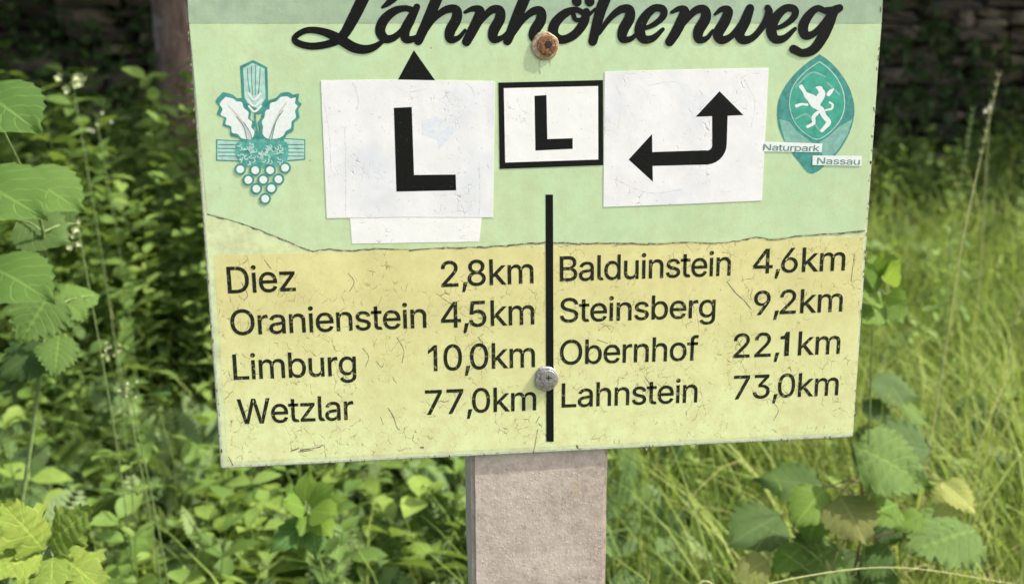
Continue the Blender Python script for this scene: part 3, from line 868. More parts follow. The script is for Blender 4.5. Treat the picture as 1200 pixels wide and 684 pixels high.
# flowering stems
def flower_stem(name, label, px, top, depth, mat, nfl, size, spread, stem_mat):
    T = at(px, top, depth); gz = ground_z(T.x, T.y + 0.05)
    foot = Vector((T.x + 0.03, T.y + 0.05, gz))
    root = empty(name, foot, label, 'flower')
    pts = smooth_pts([foot, foot.lerp(T, .5) + Vector((.02, 0, 0)), T], 6)
    tube('stem', pts, [0.0022 * (1 - .5 * i / (len(pts) - 1)) for i in range(len(pts))], stem_mat, root, 5)
    rr = random.Random(px)
    for i in range(nfl):
        bm = bmesh.new()
        c_ = T + Vector((rr.uniform(-1, 1) * spread[0], rr.uniform(-1, 1) * spread[0], -rr.random() * spread[1]))
        for p_ in range(5):
            a = p_ * 1.2566 + rr.random() * .8
            d = Vector((math.cos(a), -0.45 + 0.3 * math.sin(a), math.sin(a))) * size
            q = Vector((-math.sin(a), 0, math.cos(a))) * size * 0.38
            vs_ = [bm.verts.new(c_ + w_) for w_ in (Vector((0, 0, 0)), d * .6 + q, d, d * .6 - q)]
            bm.faces.new(vs_)
        link('blossom', bm_mesh('blossom', bm, mat), root)
    return root
flower_stem('cream_flower', 'cream coloured flower head standing in the shade left of the sign top', 84, 90, 1.5, M['cream'], 9, 0.011, (0.035, 0.03), M['stem'])
flower_stem('dead_nettle', 'pale spike of small cream blossoms beside the large left leaves', 82, 212, 0.9, M['cream'], 14, 0.007, (0.010, 0.12), M['stem'])
flower_stem('white_blossom_stem', 'stem with tiny white blossoms in the shade, left of the wheat and grape emblem', 112, 132, 1.9, M['white_petal'], 5, 0.006, (0.06, 0.05), M['stem'])
flower_stem('umbel_flower', 'pale fluffy flower cluster in the herbs below the large left leaves', 135, 400, 0.9, M['cream'], 12, 0.004, (0.022, 0.03), M['stem'])
flower_stem('daisy_stem', 'tiny white flower on a tall thin stem at the right edge before the wall', 1160, 120, 1.9, M['white_petal'], 3, 0.009, (0.012, 0.03), M['straw'])
flower_stem('small_white_flower', 'small pale flower cluster low in the herbs at left, below the umbel', 150, 446, 0.8, M['white_petal'], 6, 0.004, (0.02, 0.03), M['stem'])

# long arching stalks
def stalk_thing(name, label, pix, mat, r):
    pts = [at(a, b, d) for a, b, d in pix]
    foot = pts[0] + (pts[0] - pts[1]) * 2.5; foot.z = ground_z(foot.x, foot.y)
    root = empty(name, foot, label, 'grass stalk')
    cp = smooth_pts([foot] + pts, 8)
    tube('stalk', cp, [r * (1 - 0.55 * i / (len(cp) - 1)) for i in range(len(cp))], mat, root, 5)
    # seed head: small scales at the tip
    V, F_ = [], []
    for i, p in enumerate(cp[-9:]):
        for sg in (-1, 1):
            b0 = len(V); d = Vector((sg * 0.006, 0, 0.006))
            V += [tuple(p), tuple(p + d * .5 + Vector((0, 0, .003))), tuple(p + d + Vector((0, 0, .008))), tuple(p + d * .6 - Vector((0, 0, .002)))]
            F_.append((b0, b0 + 1, b0 + 2, b0 + 3))
    link('seed_head', mesh('seed_head', V, F_, mat), root)
stalk_thing('arching_stalk', 'long pale stalk arching low across the bottom right corner', [(790, 730, 0.30), (860, 696, 0.30), (960, 672, 0.30), (1060, 665, 0.30), (1190, 684, 0.30)], M['straw'], 0.0014)
stalk_thing('grass_stalk', 'tall leaning grass stalk before the wall at the right edge', [(1090, 520, 0.9), (1125, 300, 0.95), (1150, 180, 1.0), (1170, 90, 1.0)], M['straw'], 0.0016)
stalk_thing('grass_stalk', 'thin upright grass stalk right of the sign, left of the tall leaning one', [(1100, 500, 1.2), (1112, 300, 1.2), (1128, 200, 1.2), (1140, 130, 1.2)], M['stem'], 0.0014)
stalk_thing('grass_stalk', 'thin straw stalk bending right at the far right edge', [(1140, 600, 0.8), (1170, 480, 0.8), (1190, 380, 0.8), (1215, 300, 0.8)], M['straw'], 0.0014)

# ------------------------------------------------------------------ trees
def tree(name, label, foot, r, top, crown_boxes, n, limbs, seed):
    rr = random.Random(seed)
    fz = ground_z(*foot)
    root = empty(name, (foot[0], foot[1], fz), label, 'tree')
    f3 = Vector((foot[0], foot[1], fz))
    bm = bmesh.new()
    S = 14
    rings = []
    H = top
    for i in range(15):
        t = i / 14
        z_ = -0.1 + t * H
        rad = r * (1 - 0.45 * t) + r * 0.5 * math.exp(-z_ * 5)
        ring = []
        for j in range(S):
            a = 2 * math.pi * j / S
            q = rad * (1 + 0.12 * math.sin(3 * a + z_ * 2) + 0.08 * noise.noise(Vector((math.cos(a) * 2, math.sin(a) * 2, z_ * 3 + seed))))
            ring.append(bm.verts.new(f3 + Vector((math.cos(a) * q + 0.05 * math.sin(z_), math.sin(a) * q, z_))))
        rings.append(ring)
    for i in range(14):
        for j in range(S):
            bm.faces.new((rings[i][j], rings[i][(j + 1) % S], rings[i + 1][(j + 1) % S], rings[i + 1][j]))
    link('trunk', bm_mesh('trunk', bm, M['bark'], True), root)
    for (c_, rad) in crown_boxes[:limbs]:
        a = f3 + Vector((0, 0, H * rr.uniform(.75, .98)))
        b = Vector(c_)
        pts = smooth_pts([a, (a + b) / 2 + Vector((0, 0, .15)), b], 5)
        tube('limb', pts, [r * 0.42 * (1 - .8 * i / (len(pts) - 1)) for i in range(len(pts))], M['bark'], root, 7)
    P = []
    while len(P) < n:
        c_, rad = crown_boxes[rr.randrange(len(crown_boxes))]
        v_ = Vector((rr.gauss(0, 1), rr.gauss(0, 1), rr.gauss(0, 1))).normalized() * (rr.random() ** 0.45)
        p = Vector(c_) + Vector((v_.x * rad[0], v_.y * rad[1], v_.z * rad[2]))
        if noise.noise(p * 1.8) < -0.12: continue
        P.append(tuple(p))
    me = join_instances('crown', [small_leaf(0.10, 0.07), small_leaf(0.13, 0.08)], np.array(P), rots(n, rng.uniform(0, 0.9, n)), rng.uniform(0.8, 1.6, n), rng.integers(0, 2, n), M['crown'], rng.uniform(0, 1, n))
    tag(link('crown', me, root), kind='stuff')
    return root
tp = at(200, 60, 3.6)
tree('shade_tree', 'reddish brown tree trunk with pale bark patches at the upper left behind the sign', (tp.x + 0.08, 3.6), 0.225, 2.9,
     [((-2.6, 3.4, 3.2), (1.1, 1.0, 0.6)), ((-1.2, 3.2, 3.3), (1.2, 1.1, 0.6)), ((-1.8, 4.6, 3.1), (1.5, 0.9, 0.7)), ((-0.2, 4.4, 3.2), (1.3, 1.0, 0.6)), ((-3.2, 4.6, 2.9), (1.2, 1.0, 0.6)), ((-1.3, 2.4, 3.6), (0.8, 0.7, 0.4))], 7500, 6, 3)
tree('unseen_wall_tree', 'dark unseen tree behind the stone wall, its crown above the frame shaped to cast shade', (2.2, 6.6), 0.20, 3.4,
     [((2.4, 5.6, 3.3), (1.5, 0.9, 0.7)), ((0.9, 5.4, 3.3), (1.3, 0.9, 0.6)), ((4.3, 5.9, 3.1), (1.4, 1.0, 0.8)), ((2.0, 6.6, 3.8), (2.2, 1.2, 0.9)), ((5.8, 5.4, 3.3), (1.5, 1.1, 0.8)), ((3.2, 5.0, 3.6), (1.6, 0.8, 0.5)), ((0.2, 5.2, 3.5), (1.4, 0.8, 0.5)), ((7.0, 5.4, 3.6), (1.4, 1.2, 0.9)), ((4.6, 4.1, 3.4), (1.5, 0.8, 0.5)), ((6.0, 4.0, 3.7), (1.3, 0.7, 0.5)), ((1.6, 2.8, 4.9), (1.3, 0.9, 0.5)), ((3.1, 2.6, 5.2), (0.9, 0.9, 0.5))], 24000, 5, 4)  # unseen crown clusters, added to shade the wall, grass and left undergrowth

# ------------------------------------------------------------------ lettering
# outlines of the plain grotesque letters, in thousandths: letter: (advance, closed outlines)
GLYPHS = {',':(118,[[38,-119,68,71,137,71,84,-119]]),
'0':(453,[[227,-7,199,-5,174,1,151,11,130,24,111,41,95,62,80,86,69,113,60,144,53,178,49,214,48,254,49,294,53,330,60,364,69,395,81,422,95,447,112,467,130,484,151,498,174,508,200,514,227,516,254,514,279,508,302,498,323,484,342,467,358,447,372,422,384,395,393,364,400,330,404,294,405,254,404,214,400,178,393,144,384,113,373,86,359,62,342,41,323,24,302,11,279,1,254,-5],[227,50,245,51,261,56,276,63,290,74,303,87,313,103,323,122,330,144,336,168,340,194,343,223,344,254,343,285,340,314,336,341,330,365,323,387,313,405,303,422,290,435,276,446,261,453,245,458,227,460,209,458,192,453,177,446,163,435,151,422,140,405,131,387,123,365,117,341,113,314,110,285,109,254,110,223,113,194,117,168,123,144,131,122,140,103,151,87,163,74,177,63,192,56,209,51]]),
'1':(360,[[190,0,190,425,80,352,80,408,200,509,252,509,252,0]]),
'2':(453,[[64,0,64,47,234,229,248,243,261,257,272,270,282,282,291,294,299,305,305,316,311,327,315,337,318,348,320,360,320,371,319,385,317,397,313,408,308,419,301,428,293,436,283,443,273,449,262,454,250,457,237,459,224,460,209,459,196,457,184,453,172,447,162,441,153,433,145,424,139,413,134,402,130,390,128,376,127,362,66,362,67,384,71,405,77,424,86,442,98,459,111,473,126,486,143,496,162,505,182,511,203,514,225,516,247,514,268,511,288,505,306,497,323,486,337,474,350,461,361,445,370,428,376,411,380,392,381,372,380,358,378,345,375,331,371,318,365,304,357,290,347,275,336,259,322,241,306,223,288,202,267,180,153,60,153,57,389,57,389,0]]),
'3':(453,[[218,-7,195,-6,173,-3,152,2,133,10,114,19,98,30,83,43,70,57,60,74,52,91,46,111,44,132,109,132,111,119,115,107,120,97,126,87,134,78,144,71,154,64,165,59,178,55,191,52,204,50,219,50,234,51,248,53,262,56,275,61,287,67,297,74,307,83,315,93,321,104,325,116,328,130,329,145,328,158,326,172,322,184,316,196,308,207,299,217,288,226,275,234,260,240,242,244,223,247,201,248,157,248,157,299,288,448,288,452,70,452,70,509,372,509,372,461,211,278,211,289,239,290,264,288,287,284,308,276,327,265,344,253,359,239,371,222,381,205,387,186,392,166,393,145,392,123,387,103,380,84,370,66,358,50,344,36,327,23,309,12,288,4,266,-2,243,-6]]),
'4':(453,[[30,105,30,163,270,509,343,509,343,163,413,163,413,105,343,105,343,0,282,0,282,105],[98,163,282,163,282,425]]),
'5':(453,[[221,-7,199,-6,178,-2,159,3,140,11,123,21,108,32,94,45,83,60,73,76,66,93,62,111,60,130,122,130,124,119,127,108,132,98,138,89,145,80,154,73,163,66,173,60,184,56,196,52,208,50,221,50,236,51,250,53,264,58,276,64,288,72,298,82,307,92,314,104,320,117,324,131,327,146,328,162,327,178,324,193,320,208,314,221,306,233,297,244,286,254,275,262,262,269,248,273,233,276,218,277,205,276,192,275,180,272,167,268,156,264,145,258,136,252,128,246,67,253,96,509,366,509,366,452,151,452,134,301,136,301,145,308,155,315,166,320,178,325,190,329,203,331,216,333,229,334,247,333,263,330,279,326,294,321,308,314,321,306,334,296,345,285,355,273,364,260,372,246,379,231,384,215,388,199,390,181,391,163,390,139,385,117,379,95,369,76,357,57,343,41,327,27,309,15,289,6,268,-1,245,-5]]),
'6':(453,[[226,-7,203,-5,182,-1,161,5,142,15,125,26,109,40,96,56,84,74,75,94,69,115,65,138,64,162,65,180,68,199,73,219,80,239,89,261,102,285,118,311,137,340,252,509,322,509,151,261,145,261,149,268,154,275,159,281,165,288,172,293,179,299,187,303,196,307,205,310,214,312,224,314,235,314,257,313,278,309,298,303,316,295,332,284,346,271,359,257,370,240,378,221,384,201,388,180,389,157,388,134,384,112,377,92,368,73,356,55,343,39,327,26,310,14,291,5,271,-2,249,-6],[226,48,241,49,254,52,267,56,279,63,289,70,299,79,307,90,314,101,320,114,324,128,327,142,327,157,327,173,324,187,320,201,314,213,307,225,299,235,289,244,279,251,267,258,254,262,241,264,226,265,212,264,198,262,186,258,174,252,163,244,153,235,145,225,138,214,132,201,128,188,126,174,125,158,126,143,128,128,132,114,138,102,145,90,153,79,163,70,174,63,186,56,198,52,212,49]]),
'7':(453,[[97,0,323,448,323,452,62,452,62,509,391,509,391,449,165,0]]),
'8':(453,[[226,-7,201,-6,178,-2,156,3,136,11,117,21,101,33,86,47,74,62,64,78,57,96,53,115,52,135,53,151,55,166,59,181,65,195,72,208,81,220,90,231,101,241,113,249,125,256,139,261,153,265,153,267,135,273,119,282,105,293,93,308,83,324,76,342,72,360,70,380,72,399,75,417,82,434,90,450,101,464,114,477,129,488,146,498,164,506,184,511,204,514,226,516,248,514,269,511,288,506,306,498,323,488,337,477,350,464,361,450,370,434,377,417,380,399,382,380,380,361,376,342,369,324,359,308,347,293,333,282,318,273,300,267,300,265,314,261,327,256,339,249,351,241,362,231,372,220,380,208,387,195,393,181,397,166,400,151,401,135,399,115,395,96,388,78,378,62,366,47,352,33,335,21,317,11,296,3,275,-2,251,-6],[226,49,243,50,258,52,272,55,285,60,296,66,307,74,315,82,323,91,329,102,333,113,336,126,337,139,336,152,333,165,329,177,322,189,314,199,305,208,295,216,283,223,270,228,256,232,242,234,226,235,211,234,196,232,182,228,169,223,157,216,147,208,138,199,130,189,123,177,119,165,116,152,115,139,116,126,119,113,123,102,129,91,136,82,145,74,156,66,167,60,180,55,195,52,210,50],[226,290,239,290,252,292,263,296,274,300,284,306,293,313,300,321,307,330,312,341,316,351,318,363,319,376,318,388,316,399,313,410,308,420,301,429,294,437,285,444,275,449,264,454,252,457,240,459,226,460,213,459,200,457,188,454,177,449,167,444,159,437,151,429,145,420,139,410,136,399,134,388,133,376,134,363,136,351,139,341,145,330,151,321,159,313,168,306,178,300,189,296,201,292,213,290]]),
'9':(453,[[226,516,249,514,271,510,291,503,310,494,328,482,343,468,356,452,368,434,377,414,384,393,388,371,389,347,388,328,385,309,380,290,373,270,363,248,350,224,334,197,315,168,200,0,130,0,301,248,307,248,303,240,299,234,294,227,287,221,281,215,273,210,265,206,257,202,248,199,238,196,228,195,218,195,195,196,175,199,155,206,137,214,121,225,106,237,94,252,83,269,74,287,68,307,65,329,64,352,65,375,69,397,75,417,85,436,96,454,110,469,125,483,143,494,162,504,182,510,203,514],[226,460,212,459,199,457,186,452,174,446,163,438,154,429,145,419,138,407,133,395,129,381,126,367,125,352,126,336,129,322,133,308,138,295,145,284,154,274,163,265,174,257,186,251,199,247,212,244,226,243,240,244,254,247,267,251,279,257,289,265,299,273,307,284,314,295,320,308,324,321,327,335,327,350,327,366,324,381,320,394,314,407,307,419,299,429,290,438,279,446,267,452,254,457,241,459]]),
'B':(456,[[60,0,60,509,241,509,266,508,289,504,310,499,329,491,345,481,359,469,371,456,381,442,388,426,394,410,397,392,398,374,397,358,395,344,392,331,387,320,380,310,373,301,365,293,356,286,347,280,336,275,326,270,315,267,315,262,327,261,339,257,351,252,363,245,374,237,385,227,394,216,402,203,409,189,414,173,417,155,418,136,417,117,413,100,408,83,400,67,390,52,377,39,362,28,344,18,324,10,301,4,275,1,247,0],[125,57,245,57,272,58,296,63,315,70,330,80,341,92,349,105,354,120,355,137,355,149,352,161,348,173,342,184,335,194,327,203,317,211,306,218,293,224,279,228,264,230,248,231,125,231],[125,285,238,285,252,286,265,288,277,291,288,296,299,302,308,309,316,317,323,326,329,337,333,348,335,359,336,372,334,388,330,403,323,417,313,429,299,439,283,446,263,450,240,452,125,452]]),
'D':(502,[[60,0,60,509,225,509,261,507,294,501,325,492,353,478,377,461,399,441,418,418,433,391,446,361,455,329,460,293,462,255,460,217,455,181,446,149,433,119,417,92,398,68,376,48,351,31,322,17,291,8,256,2,219,0],[125,57,215,57,244,58,272,63,296,70,318,81,337,94,354,110,368,128,379,149,388,172,394,198,398,226,399,255,398,285,394,312,388,337,379,361,368,381,354,399,338,415,320,428,299,438,275,446,249,450,221,452,125,452]]),
'L':(393,[[60,0,60,509,125,509,125,57,361,57,361,0]]),
'N':(523,[[60,0,60,509,136,509,343,183,347,176,352,169,357,160,363,151,369,141,375,130,381,119,388,107,394,94,401,82,407,68,414,55,405,54,401,108,400,121,400,134,399,146,399,157,399,168,399,178,399,187,399,195,399,509,463,509,463,0,387,0,202,290,196,300,190,310,184,320,177,331,171,342,164,354,156,367,148,381,139,396,130,413,119,432,108,452,119,454,120,435,121,417,122,400,122,384,123,368,123,354,124,340,124,328,125,317,125,307,125,298,125,291,125,0]]),
'O':(533,[[267,-7,235,-5,205,1,177,11,150,25,126,42,105,63,86,88,70,115,57,146,48,179,42,215,40,254,42,293,48,329,57,362,70,393,86,421,105,445,126,466,150,484,177,498,205,508,235,514,267,516,299,514,329,508,357,498,384,484,408,466,429,445,448,421,464,393,477,362,486,329,491,293,493,254,491,215,486,179,477,146,464,115,448,88,429,63,408,42,384,25,357,11,329,1,299,-5],[267,53,289,54,310,59,330,66,349,76,367,89,383,105,396,123,408,144,418,168,425,194,429,223,430,254,429,286,425,314,418,341,408,365,396,386,383,404,367,420,349,433,330,443,310,450,289,454,267,456,245,454,223,450,203,443,184,433,167,420,151,404,137,385,125,364,116,340,109,314,105,285,103,254,105,223,109,194,116,168,125,144,137,123,151,105,167,89,184,76,203,66,223,59,245,54]]),
'S':(447,[[224,-9,197,-8,172,-4,149,1,128,9,108,19,91,31,76,45,64,60,54,77,46,96,41,115,38,137,104,137,107,123,110,110,116,98,123,88,132,79,142,71,154,64,166,59,180,55,194,52,209,50,224,49,241,50,257,52,272,55,286,60,299,66,311,74,321,82,329,92,336,102,341,114,345,126,346,139,345,151,342,161,338,171,332,179,325,186,316,193,307,199,296,205,284,209,272,214,259,218,245,222,184,239,154,249,128,260,105,274,86,289,71,307,60,326,54,348,52,372,53,393,58,413,65,431,75,448,87,463,102,476,119,488,138,498,158,506,180,511,203,514,227,516,252,514,275,511,296,505,316,498,334,488,351,476,365,463,377,449,387,433,394,415,399,397,401,378,337,378,334,396,326,412,316,426,302,437,286,447,267,453,247,457,225,459,209,458,194,456,180,452,167,448,156,442,145,435,136,427,129,418,123,409,118,398,116,387,115,376,116,363,119,352,124,342,131,334,139,326,148,319,158,313,169,308,180,304,191,300,202,296,212,293,264,279,276,276,287,272,299,268,312,264,324,258,336,252,347,245,359,238,369,229,379,220,387,209,395,198,401,185,405,171,407,155,408,139,407,118,403,99,396,81,386,64,374,48,360,34,343,21,323,11,302,2,278,-4,252,-8]]),
'W':(686,[[155,0,16,509,82,509,163,196,175,145,187,94,197,40,189,40,200,94,211,145,224,196,306,509,380,509,462,196,474,145,486,94,497,40,488,40,499,94,510,145,523,196,603,509,670,509,530,0,455,0,368,323,363,339,359,356,355,373,351,391,347,410,344,431,340,452,336,475,350,475,346,453,342,433,339,413,335,395,318,323,230,0]]),
'a':(389,[[160,-9,142,-8,126,-5,110,-1,94,5,80,12,68,22,57,32,48,45,40,58,35,73,31,90,30,108,31,123,34,138,38,150,43,161,50,171,58,179,67,187,78,193,89,199,100,203,112,207,125,211,178,220,194,222,209,224,222,225,234,227,244,228,252,230,259,232,265,235,270,238,273,243,275,248,276,255,276,257,275,268,273,279,271,288,267,297,262,304,256,311,248,317,240,322,230,326,220,329,208,330,196,331,183,330,171,329,159,326,149,322,140,318,132,313,124,307,118,301,112,294,107,288,103,281,100,274,41,291,48,308,57,322,67,335,79,346,91,355,104,364,118,370,133,375,148,379,163,382,179,384,194,384,204,384,215,383,227,382,239,379,251,376,263,372,275,367,286,360,296,353,306,343,315,333,322,320,329,306,333,290,336,272,337,251,337,0,277,0,277,52,272,52,269,45,264,38,258,32,252,25,244,18,236,12,226,6,215,1,203,-3,190,-6,176,-8],[170,45,187,46,202,49,216,53,228,59,239,66,248,74,257,83,263,93,269,104,272,115,275,126,276,138,276,190,273,188,270,186,265,184,259,182,253,180,246,179,239,177,231,176,200,171,193,170,186,169,181,169,175,168,165,166,154,164,144,162,134,159,125,155,117,150,110,145,103,139,98,132,95,124,93,115,92,105,92,95,94,87,98,79,102,72,107,66,114,61,121,56,130,52,139,49,149,47,159,46]]),
'b':(424,[[229,-8,213,-7,198,-5,184,-1,172,4,162,10,153,17,145,24,138,31,132,39,127,46,122,53,118,59,112,59,112,0,53,0,53,509,114,509,114,319,118,319,122,325,127,331,132,338,137,346,144,353,152,360,161,367,171,373,183,378,197,381,212,384,229,384,252,383,274,378,294,371,313,361,330,347,345,332,359,313,370,293,379,270,385,245,389,218,390,189,389,160,385,133,379,108,370,84,359,64,346,45,330,29,313,16,294,5,274,-2,252,-7],[220,47,237,48,253,51,267,57,279,66,291,76,301,88,309,101,316,117,321,133,325,151,327,170,328,189,327,209,325,227,321,245,316,261,309,276,301,290,291,301,280,311,267,319,253,325,237,329,220,330,203,329,188,325,174,320,161,312,150,302,140,291,132,278,125,263,120,247,116,229,113,210,113,189,113,169,116,150,120,132,125,115,132,100,140,86,150,75,162,65,174,57,188,51,204,48]]),
'd':(424,[[195,-8,172,-7,151,-2,130,5,111,16,94,29,79,45,66,64,55,84,46,108,39,133,35,160,34,189,35,218,39,245,46,270,55,293,66,313,79,332,95,347,112,361,131,371,151,378,173,383,196,384,213,384,228,381,241,378,253,373,263,367,272,360,280,353,287,346,293,338,298,331,303,325,306,319,311,319,311,509,372,509,372,0,313,0,313,59,307,59,303,53,298,46,293,39,287,31,280,24,272,17,263,10,252,4,241,-1,227,-5,212,-7],[205,47,221,48,236,51,250,57,263,65,274,75,284,86,293,100,299,115,305,132,309,150,311,169,312,189,311,210,309,229,305,247,300,263,293,278,284,291,275,302,263,312,251,320,237,325,221,329,205,330,187,329,172,325,157,319,145,311,133,301,124,290,115,276,108,261,103,245,99,227,97,209,96,189,97,170,99,151,103,133,109,117,115,101,124,88,134,76,145,66,158,57,172,51,188,48]]),
'e':(404,[[212,-8,185,-7,161,-2,138,6,117,16,98,30,82,46,68,64,56,85,46,108,40,132,35,159,34,187,35,215,39,242,46,267,55,290,67,311,81,329,97,346,115,359,135,370,157,378,180,383,205,384,221,384,236,382,251,379,266,374,280,368,294,361,307,351,319,341,331,329,341,315,350,299,357,282,363,263,368,242,370,219,371,194,371,169,97,169,97,157,100,139,104,122,110,106,118,92,128,80,139,70,151,61,165,55,179,50,195,47,212,46,224,47,234,48,244,50,254,53,263,56,271,61,278,66,285,73,292,80,297,88,302,96,306,105,365,91,360,77,353,63,345,51,335,39,324,29,311,19,298,11,283,4,266,-1,249,-5,231,-7],[97,221,309,221,307,237,303,254,298,269,291,282,283,294,273,305,263,314,250,321,237,326,222,329,205,330,189,329,173,326,159,321,146,313,135,304,125,294,116,282,109,270,103,256,99,241,97,226]]),
'f':(254,[[228,379,228,327,6,327,6,379],[81,0,81,432,82,447,84,461,89,474,96,486,104,496,113,505,124,513,135,519,148,524,161,527,174,529,187,530,197,530,207,529,215,528,222,527,229,525,234,524,239,522,243,521,227,468,225,469,222,470,219,471,215,472,211,473,206,473,200,474,195,474,182,473,171,470,162,466,154,460,149,452,145,443,142,431,142,419,142,0]]),
'g':(425,[[207,-151,187,-150,168,-148,150,-144,134,-140,119,-134,105,-127,93,-119,82,-110,73,-101,64,-91,57,-80,51,-69,101,-41,106,-47,110,-53,116,-59,122,-66,128,-72,136,-78,145,-83,154,-88,165,-92,178,-95,192,-97,207,-97,229,-96,249,-92,267,-85,282,-75,295,-62,304,-47,310,-28,311,-6,311,68,306,68,302,62,298,56,293,49,287,41,280,34,272,28,263,21,252,16,241,11,227,8,212,5,195,5,173,6,152,10,132,17,113,27,95,39,80,53,67,71,55,90,46,112,39,136,35,163,34,191,35,220,39,246,46,271,55,293,66,314,80,332,95,347,112,361,131,371,152,378,173,383,196,384,213,384,228,382,242,378,253,373,264,367,273,360,281,353,288,346,294,338,299,331,304,325,308,319,313,319,313,379,372,379,372,-9,371,-32,367,-54,360,-73,350,-90,338,-104,324,-117,308,-127,291,-136,271,-142,251,-147,229,-150],[205,59,222,60,237,63,251,68,264,75,275,84,285,95,293,107,300,121,305,137,309,154,312,172,312,193,312,212,309,231,305,248,300,264,293,278,285,291,275,303,264,312,251,320,237,325,222,329,205,330,188,329,172,325,158,320,145,312,134,302,124,290,115,277,109,262,103,246,99,229,97,212,96,193,97,173,99,155,103,138,109,123,116,108,124,96,134,85,145,76,158,68,172,63,188,60]]),
'h':(410,[[114,227,114,0,53,0,53,509,114,509,114,287,102,287,112,312,124,332,137,349,152,362,169,372,187,379,207,383,227,384,246,383,264,380,280,376,295,369,309,360,321,349,332,336,341,321,348,304,353,285,356,264,357,240,357,0,296,0,296,235,295,256,290,275,283,291,273,304,260,315,246,323,229,328,210,329,197,328,184,326,172,322,161,317,150,311,141,303,133,293,126,283,121,271,117,257,114,243]]),
'i':(167,[[53,0,53,379,114,379,114,0],[84,443,75,444,67,446,60,449,54,455,48,461,44,468,42,475,41,483,42,491,44,499,48,506,54,512,60,517,67,521,75,523,84,524,92,523,100,521,107,517,114,512,119,506,123,499,126,491,126,483,126,475,123,468,119,461,114,455,107,449,100,446,92,444]]),
'k':(381,[[53,0,53,509,114,509,114,212,121,212,284,379,360,379,201,216,372,0,294,0,155,178,114,141,114,0]]),
'l':(189,[[139,-2,119,-1,101,3,86,10,74,20,65,33,58,47,54,65,53,84,53,509,114,509,114,99,114,87,115,77,117,68,120,62,124,58,130,54,137,53,146,52,150,52,154,52,158,52,160,53,163,53,165,53,167,54,170,54,181,3,176,2,172,1,167,0,162,-1,156,-2,151,-2,145,-2]]),
'm':(610,[[53,0,53,379,112,379,112,295,108,295,112,310,118,323,125,335,132,346,141,355,151,363,161,370,172,376,183,380,195,384,207,386,219,386,239,385,257,380,273,372,287,361,299,347,309,331,316,314,321,295,312,295,317,308,322,321,329,332,337,343,347,353,357,361,368,369,381,375,394,380,407,383,422,385,437,386,453,385,468,383,483,378,497,372,510,364,522,354,532,342,541,328,548,313,553,296,556,276,557,255,557,0,496,0,496,254,494,273,490,289,483,302,473,313,460,321,447,326,433,329,419,330,406,330,395,328,384,324,374,320,365,314,358,307,351,299,345,290,341,280,338,270,336,259,335,247,335,0,274,0,274,260,273,275,269,288,262,301,253,311,242,320,229,326,215,329,199,330,188,330,178,328,168,325,158,320,148,314,140,307,132,299,126,289,121,278,117,266,114,253,114,238,114,0]]),
'n':(410,[[114,227,114,0,53,0,53,379,112,379,112,287,102,287,112,312,124,332,137,349,152,362,169,372,187,379,207,383,227,384,246,383,264,380,280,376,295,369,309,360,321,349,332,336,341,321,348,304,353,285,356,264,357,240,357,0,296,0,296,235,295,256,290,275,283,291,273,304,260,315,246,323,229,328,210,329,197,328,184,326,172,322,161,317,150,311,141,303,133,293,126,283,121,271,117,257,114,243]]),
'o':(415,[[207,-8,182,-7,159,-2,137,6,117,16,98,30,82,46,68,64,56,85,46,108,40,133,36,159,34,187,36,216,40,243,46,268,56,291,68,312,82,330,98,346,117,360,137,371,159,378,182,383,207,384,233,383,256,378,278,371,299,360,317,346,333,330,347,312,359,291,369,268,376,243,380,216,381,187,380,159,376,133,369,108,359,85,347,64,333,46,317,30,299,16,278,6,256,-2,233,-7],[207,46,226,48,242,51,257,57,270,66,282,76,292,89,300,102,307,117,312,134,316,151,318,169,319,187,318,206,316,224,312,242,307,258,300,274,292,287,282,300,270,310,257,319,242,325,226,329,207,330,189,329,173,325,158,319,145,310,134,300,124,287,115,274,108,258,103,242,99,224,97,206,96,187,97,169,99,151,103,134,108,117,115,102,124,89,134,76,145,66,158,57,173,51,189,48]]),
'p':(424,[[53,-143,53,379,112,379,112,319,118,319,122,325,126,331,131,338,137,346,144,353,152,360,161,367,171,373,183,378,197,381,212,384,229,384,252,383,274,378,294,371,313,361,330,347,345,332,359,313,370,293,379,270,385,245,389,218,390,189,389,160,385,133,379,108,370,84,359,64,346,45,330,29,313,16,294,5,274,-2,252,-7,229,-8,213,-7,198,-5,184,-1,173,4,162,10,153,17,145,24,138,31,132,39,127,46,122,53,118,59,114,59,114,-143],[220,47,237,48,253,51,267,57,279,66,291,76,301,88,309,101,316,117,321,133,325,151,327,170,328,189,327,209,325,227,321,245,316,261,309,276,301,290,291,301,280,311,267,319,253,325,237,329,220,330,203,329,188,325,174,320,161,312,150,302,140,291,132,278,125,263,120,247,116,229,113,210,113,189,113,169,116,150,120,132,125,115,132,100,140,86,150,75,162,65,174,57,188,51,204,48]]),
'r':(259,[[53,0,53,379,112,379,112,321,115,321,122,335,130,347,140,358,152,367,166,375,181,380,196,384,213,385,217,385,221,385,225,385,229,384,234,384,237,384,241,384,243,384,243,322,242,323,239,323,235,324,230,324,224,325,219,325,213,326,207,326,194,325,182,323,170,319,159,315,149,309,140,301,132,293,126,284,121,273,117,262,114,250,114,237,114,0]]),
